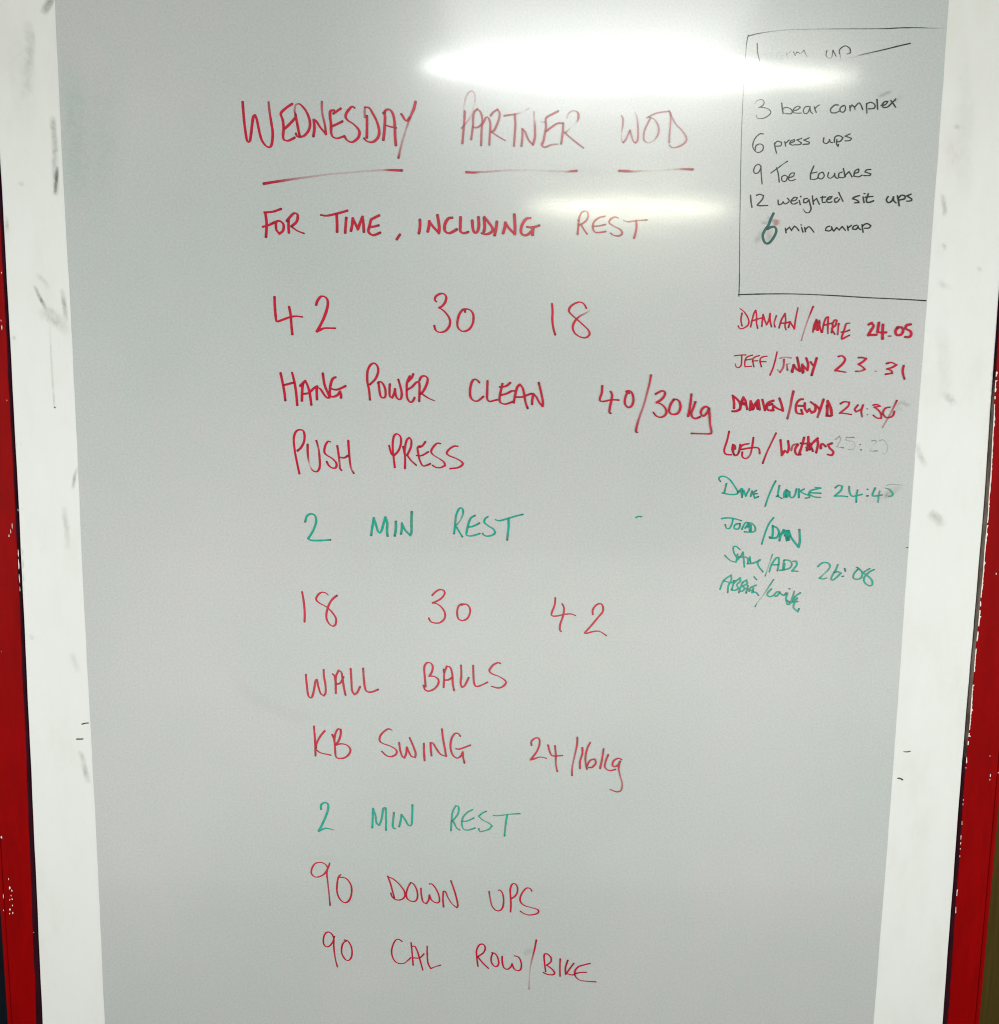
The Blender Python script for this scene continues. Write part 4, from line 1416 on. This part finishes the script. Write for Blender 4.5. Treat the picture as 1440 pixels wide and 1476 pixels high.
class Ink:
    def __init__(self):
        self.v, self.f, self.uv, self.col = [], [], [], []

    def ribbon(self, pts, wmax, wmin, y, first, last, soft=False, y_slope=0.00003):
        n_ = len(pts)
        if n_ < 2:
            return y
        wid, tan = [], []
        for i in range(n_):
            a, b = pts[max(0, i - 1)], pts[min(n_ - 1, i + 1)]
            t = Vector((b[0] - a[0], b[1] - a[1]))
            t = t.normalized() if t.length > 1e-9 else Vector((1, 0))
            tan.append(t)
            ang = math.atan2(t.y, t.x)
            w = wmin + (wmax - wmin) * abs(math.sin(ang - NIB))
            if not soft:
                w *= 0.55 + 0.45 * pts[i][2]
            wid.append(w)
        # ease width changes
        for _ in range(2):
            wid = [(wid[max(0, i - 1)] + 2 * wid[i] + wid[min(n_ - 1, i + 1)]) / 4 for i in range(n_)]
        w0, w1 = wid[0], wid[-1]
        seq = [(pts[i][0], pts[i][1], tan[i], wid[i], pts[i][2]) for i in range(n_)]
        c0 = [(pts[0][0] - tan[0].x * w0 * k, pts[0][1] - tan[0].y * w0 * k, tan[0], w0 * s, pts[0][2]) for k, s in ((0.46, 0.45), (0.34, 0.78), (0.18, 0.95))]
        c1 = [(pts[-1][0] + tan[-1].x * w1 * k, pts[-1][1] + tan[-1].y * w1 * k, tan[-1], w1 * s, pts[-1][2]) for k, s in ((0.18, 0.95), (0.34, 0.78), (0.46, 0.45))]
        seq = c0 + seq + c1
        rnd = rng.random()
        ps, pe = rng.uniform(0.25, 0.8) if first else 0.0, rng.uniform(0.45, 1.1) if last else 0.0
        total = sum(math.hypot(seq[i + 1][0] - seq[i][0], seq[i + 1][1] - seq[i][1]) for i in range(len(seq) - 1))
        s = 0.0
        base = len(self.v)
        jit = 0.0
        for i, (x, z, t, w, d) in enumerate(seq):
            if i:
                s += math.hypot(x - seq[i - 1][0], z - seq[i - 1][1])
            jit = 0.7 * jit + rng.uniform(-0.5, 0.5) * 0.00016
            hw = max(0.00005, w / 2 + (jit if not soft else 0))
            nx, nz = -t.y, t.x
            yy = y - y_slope * s / 0.1
            self.v += [(x + nx * hw, yy, z + nz * hw), (x, yy, z), (x - nx * hw, yy, z - nz * hw)]
            pool = ps * math.exp(-s / 0.0022) + pe * math.exp(-(total - s) / 0.0022)
            for u in (0.0, 0.5, 1.0):
                self.uv.append((u, s))
                self.col.append((d, min(1.0, pool), rnd, 1.0))
        for i in range(len(seq) - 1):
            a, b = base + 3 * i, base + 3 * i + 3
            for j in range(2):
                self.f.append((a + j, a + j + 1, b + j + 1, b + j))
        return y - 0.000010 - y_slope * total / 0.1

    def build(self, name, mat, parent):
        me = bpy.data.meshes.new(name)
        me.from_pydata(self.v, [], self.f)
        me.materials.append(mat)
        uvl = me.uv_layers.new(name='UVMap')
        ca = me.color_attributes.new('ink', 'FLOAT_COLOR', 'POINT')
        flat = []
        for c in self.col:
            flat += c
        ca.data.foreach_set('color', flat)
        loops = [0] * len(me.loops)
        me.loops.foreach_get('vertex_index', loops)
        uvs = []
        for li in loops:
            uvs += self.uv[li]
        uvl.data.foreach_set('uv', uvs)
        me.update()
        if me.polygons and me.polygons[0].normal.y > 0:
            me.flip_normals()
        o = bpy.data.objects.new(name, me)
        C.objects.link(o)
        return part(o, parent)


WORD_NAME = {'underline': 'underline', 'slash': 'slash', 'comma': 'comma', 'dot': 'ink_dot', 'number': 'handwritten_number',
             'weights': 'handwritten_weights', 'time': 'handwritten_time', 'name': 'handwritten_name',
             'thin_line': 'pen_line', 'outline_top': 'box_line', 'outline_side': 'box_line', 'outline_bottom': 'box_line'}
COLOUR = {'red': 'red', 'green': 'green', 'green_dark': 'dark green', 'black': 'black', 'brown': 'faded brown'}
YB = -0.00012
for li, (label, words) in enumerate(LINES):
    ln = empty('writing_line')
    ln.parent = board
    ln['label'] = label
    y = YB - 0.00004 * (li % 3)
    for kind, col, wmax, wmin, strokes in words:
        ink = Ink()
        for s in strokes:
            runs = smooth_path(parse(s))
            for ri, run in enumerate(runs):
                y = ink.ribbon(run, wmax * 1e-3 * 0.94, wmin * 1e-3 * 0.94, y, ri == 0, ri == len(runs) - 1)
        name = WORD_NAME.get(kind, 'handwritten_word')
        o = ink.build(name, INK[col], ln)
        o.matrix_parent_inverse = Matrix.Translation(-Vector((0, 0, 0.30)))
        if kind not in WORD_NAME:
            o['label'] = '%s handwritten word "%s"' % (COLOUR[col], kind)
for col, w, s in MARKS:
    ink = Ink()
    for run in smooth_path(parse(s)):
        ink.ribbon(run, w * 1e-3, w * 0.8e-3, -0.00005, True, True)
    ink.build('ink_mark', INK[col], board)
for i, (col, w, s) in enumerate(SMEARS):
    ink = Ink()
    for run in smooth_path(parse(s), 0.003):
        ink.ribbon(run, w * 1e-3, w * 1e-3, -0.00002 - 0.000002 * i, False, False, soft=True)
    ink.build('smudge', SMEAR[col], board)

# ------------------------------------------------------------------ what shows past the frame, plus unseen floor and mat
v, f = box_data(-3.2, 0.0, 0.060, 0.12, 0.0, 3.1)
tag(mesh_obj('wall', v, f, M_WALL), kind='structure')
v, f = box_data(0.0, 3.2, 0.034, 0.12, 0.0, 3.1)
w_ = mesh_obj('wood_panelling', v, f, M_WOOD)
tag(w_, kind='structure')
v, f = box_data(-3.2, 3.2, -7.0, 0.12, -0.05, 0.0)
tag(mesh_obj('floor', v, f, M_FLOOR), kind='structure')
v, f = box_data(-1.8, 1.8, -1.46, -0.05, 0.0, 0.015)  # unseen mat, added so the board reflects something dark low down
tag(mesh_obj('reflection_mat', v, f, M_MAT), category='floor mat', label='grey rubber mat added out of view to darken the low reflection in the whiteboard')
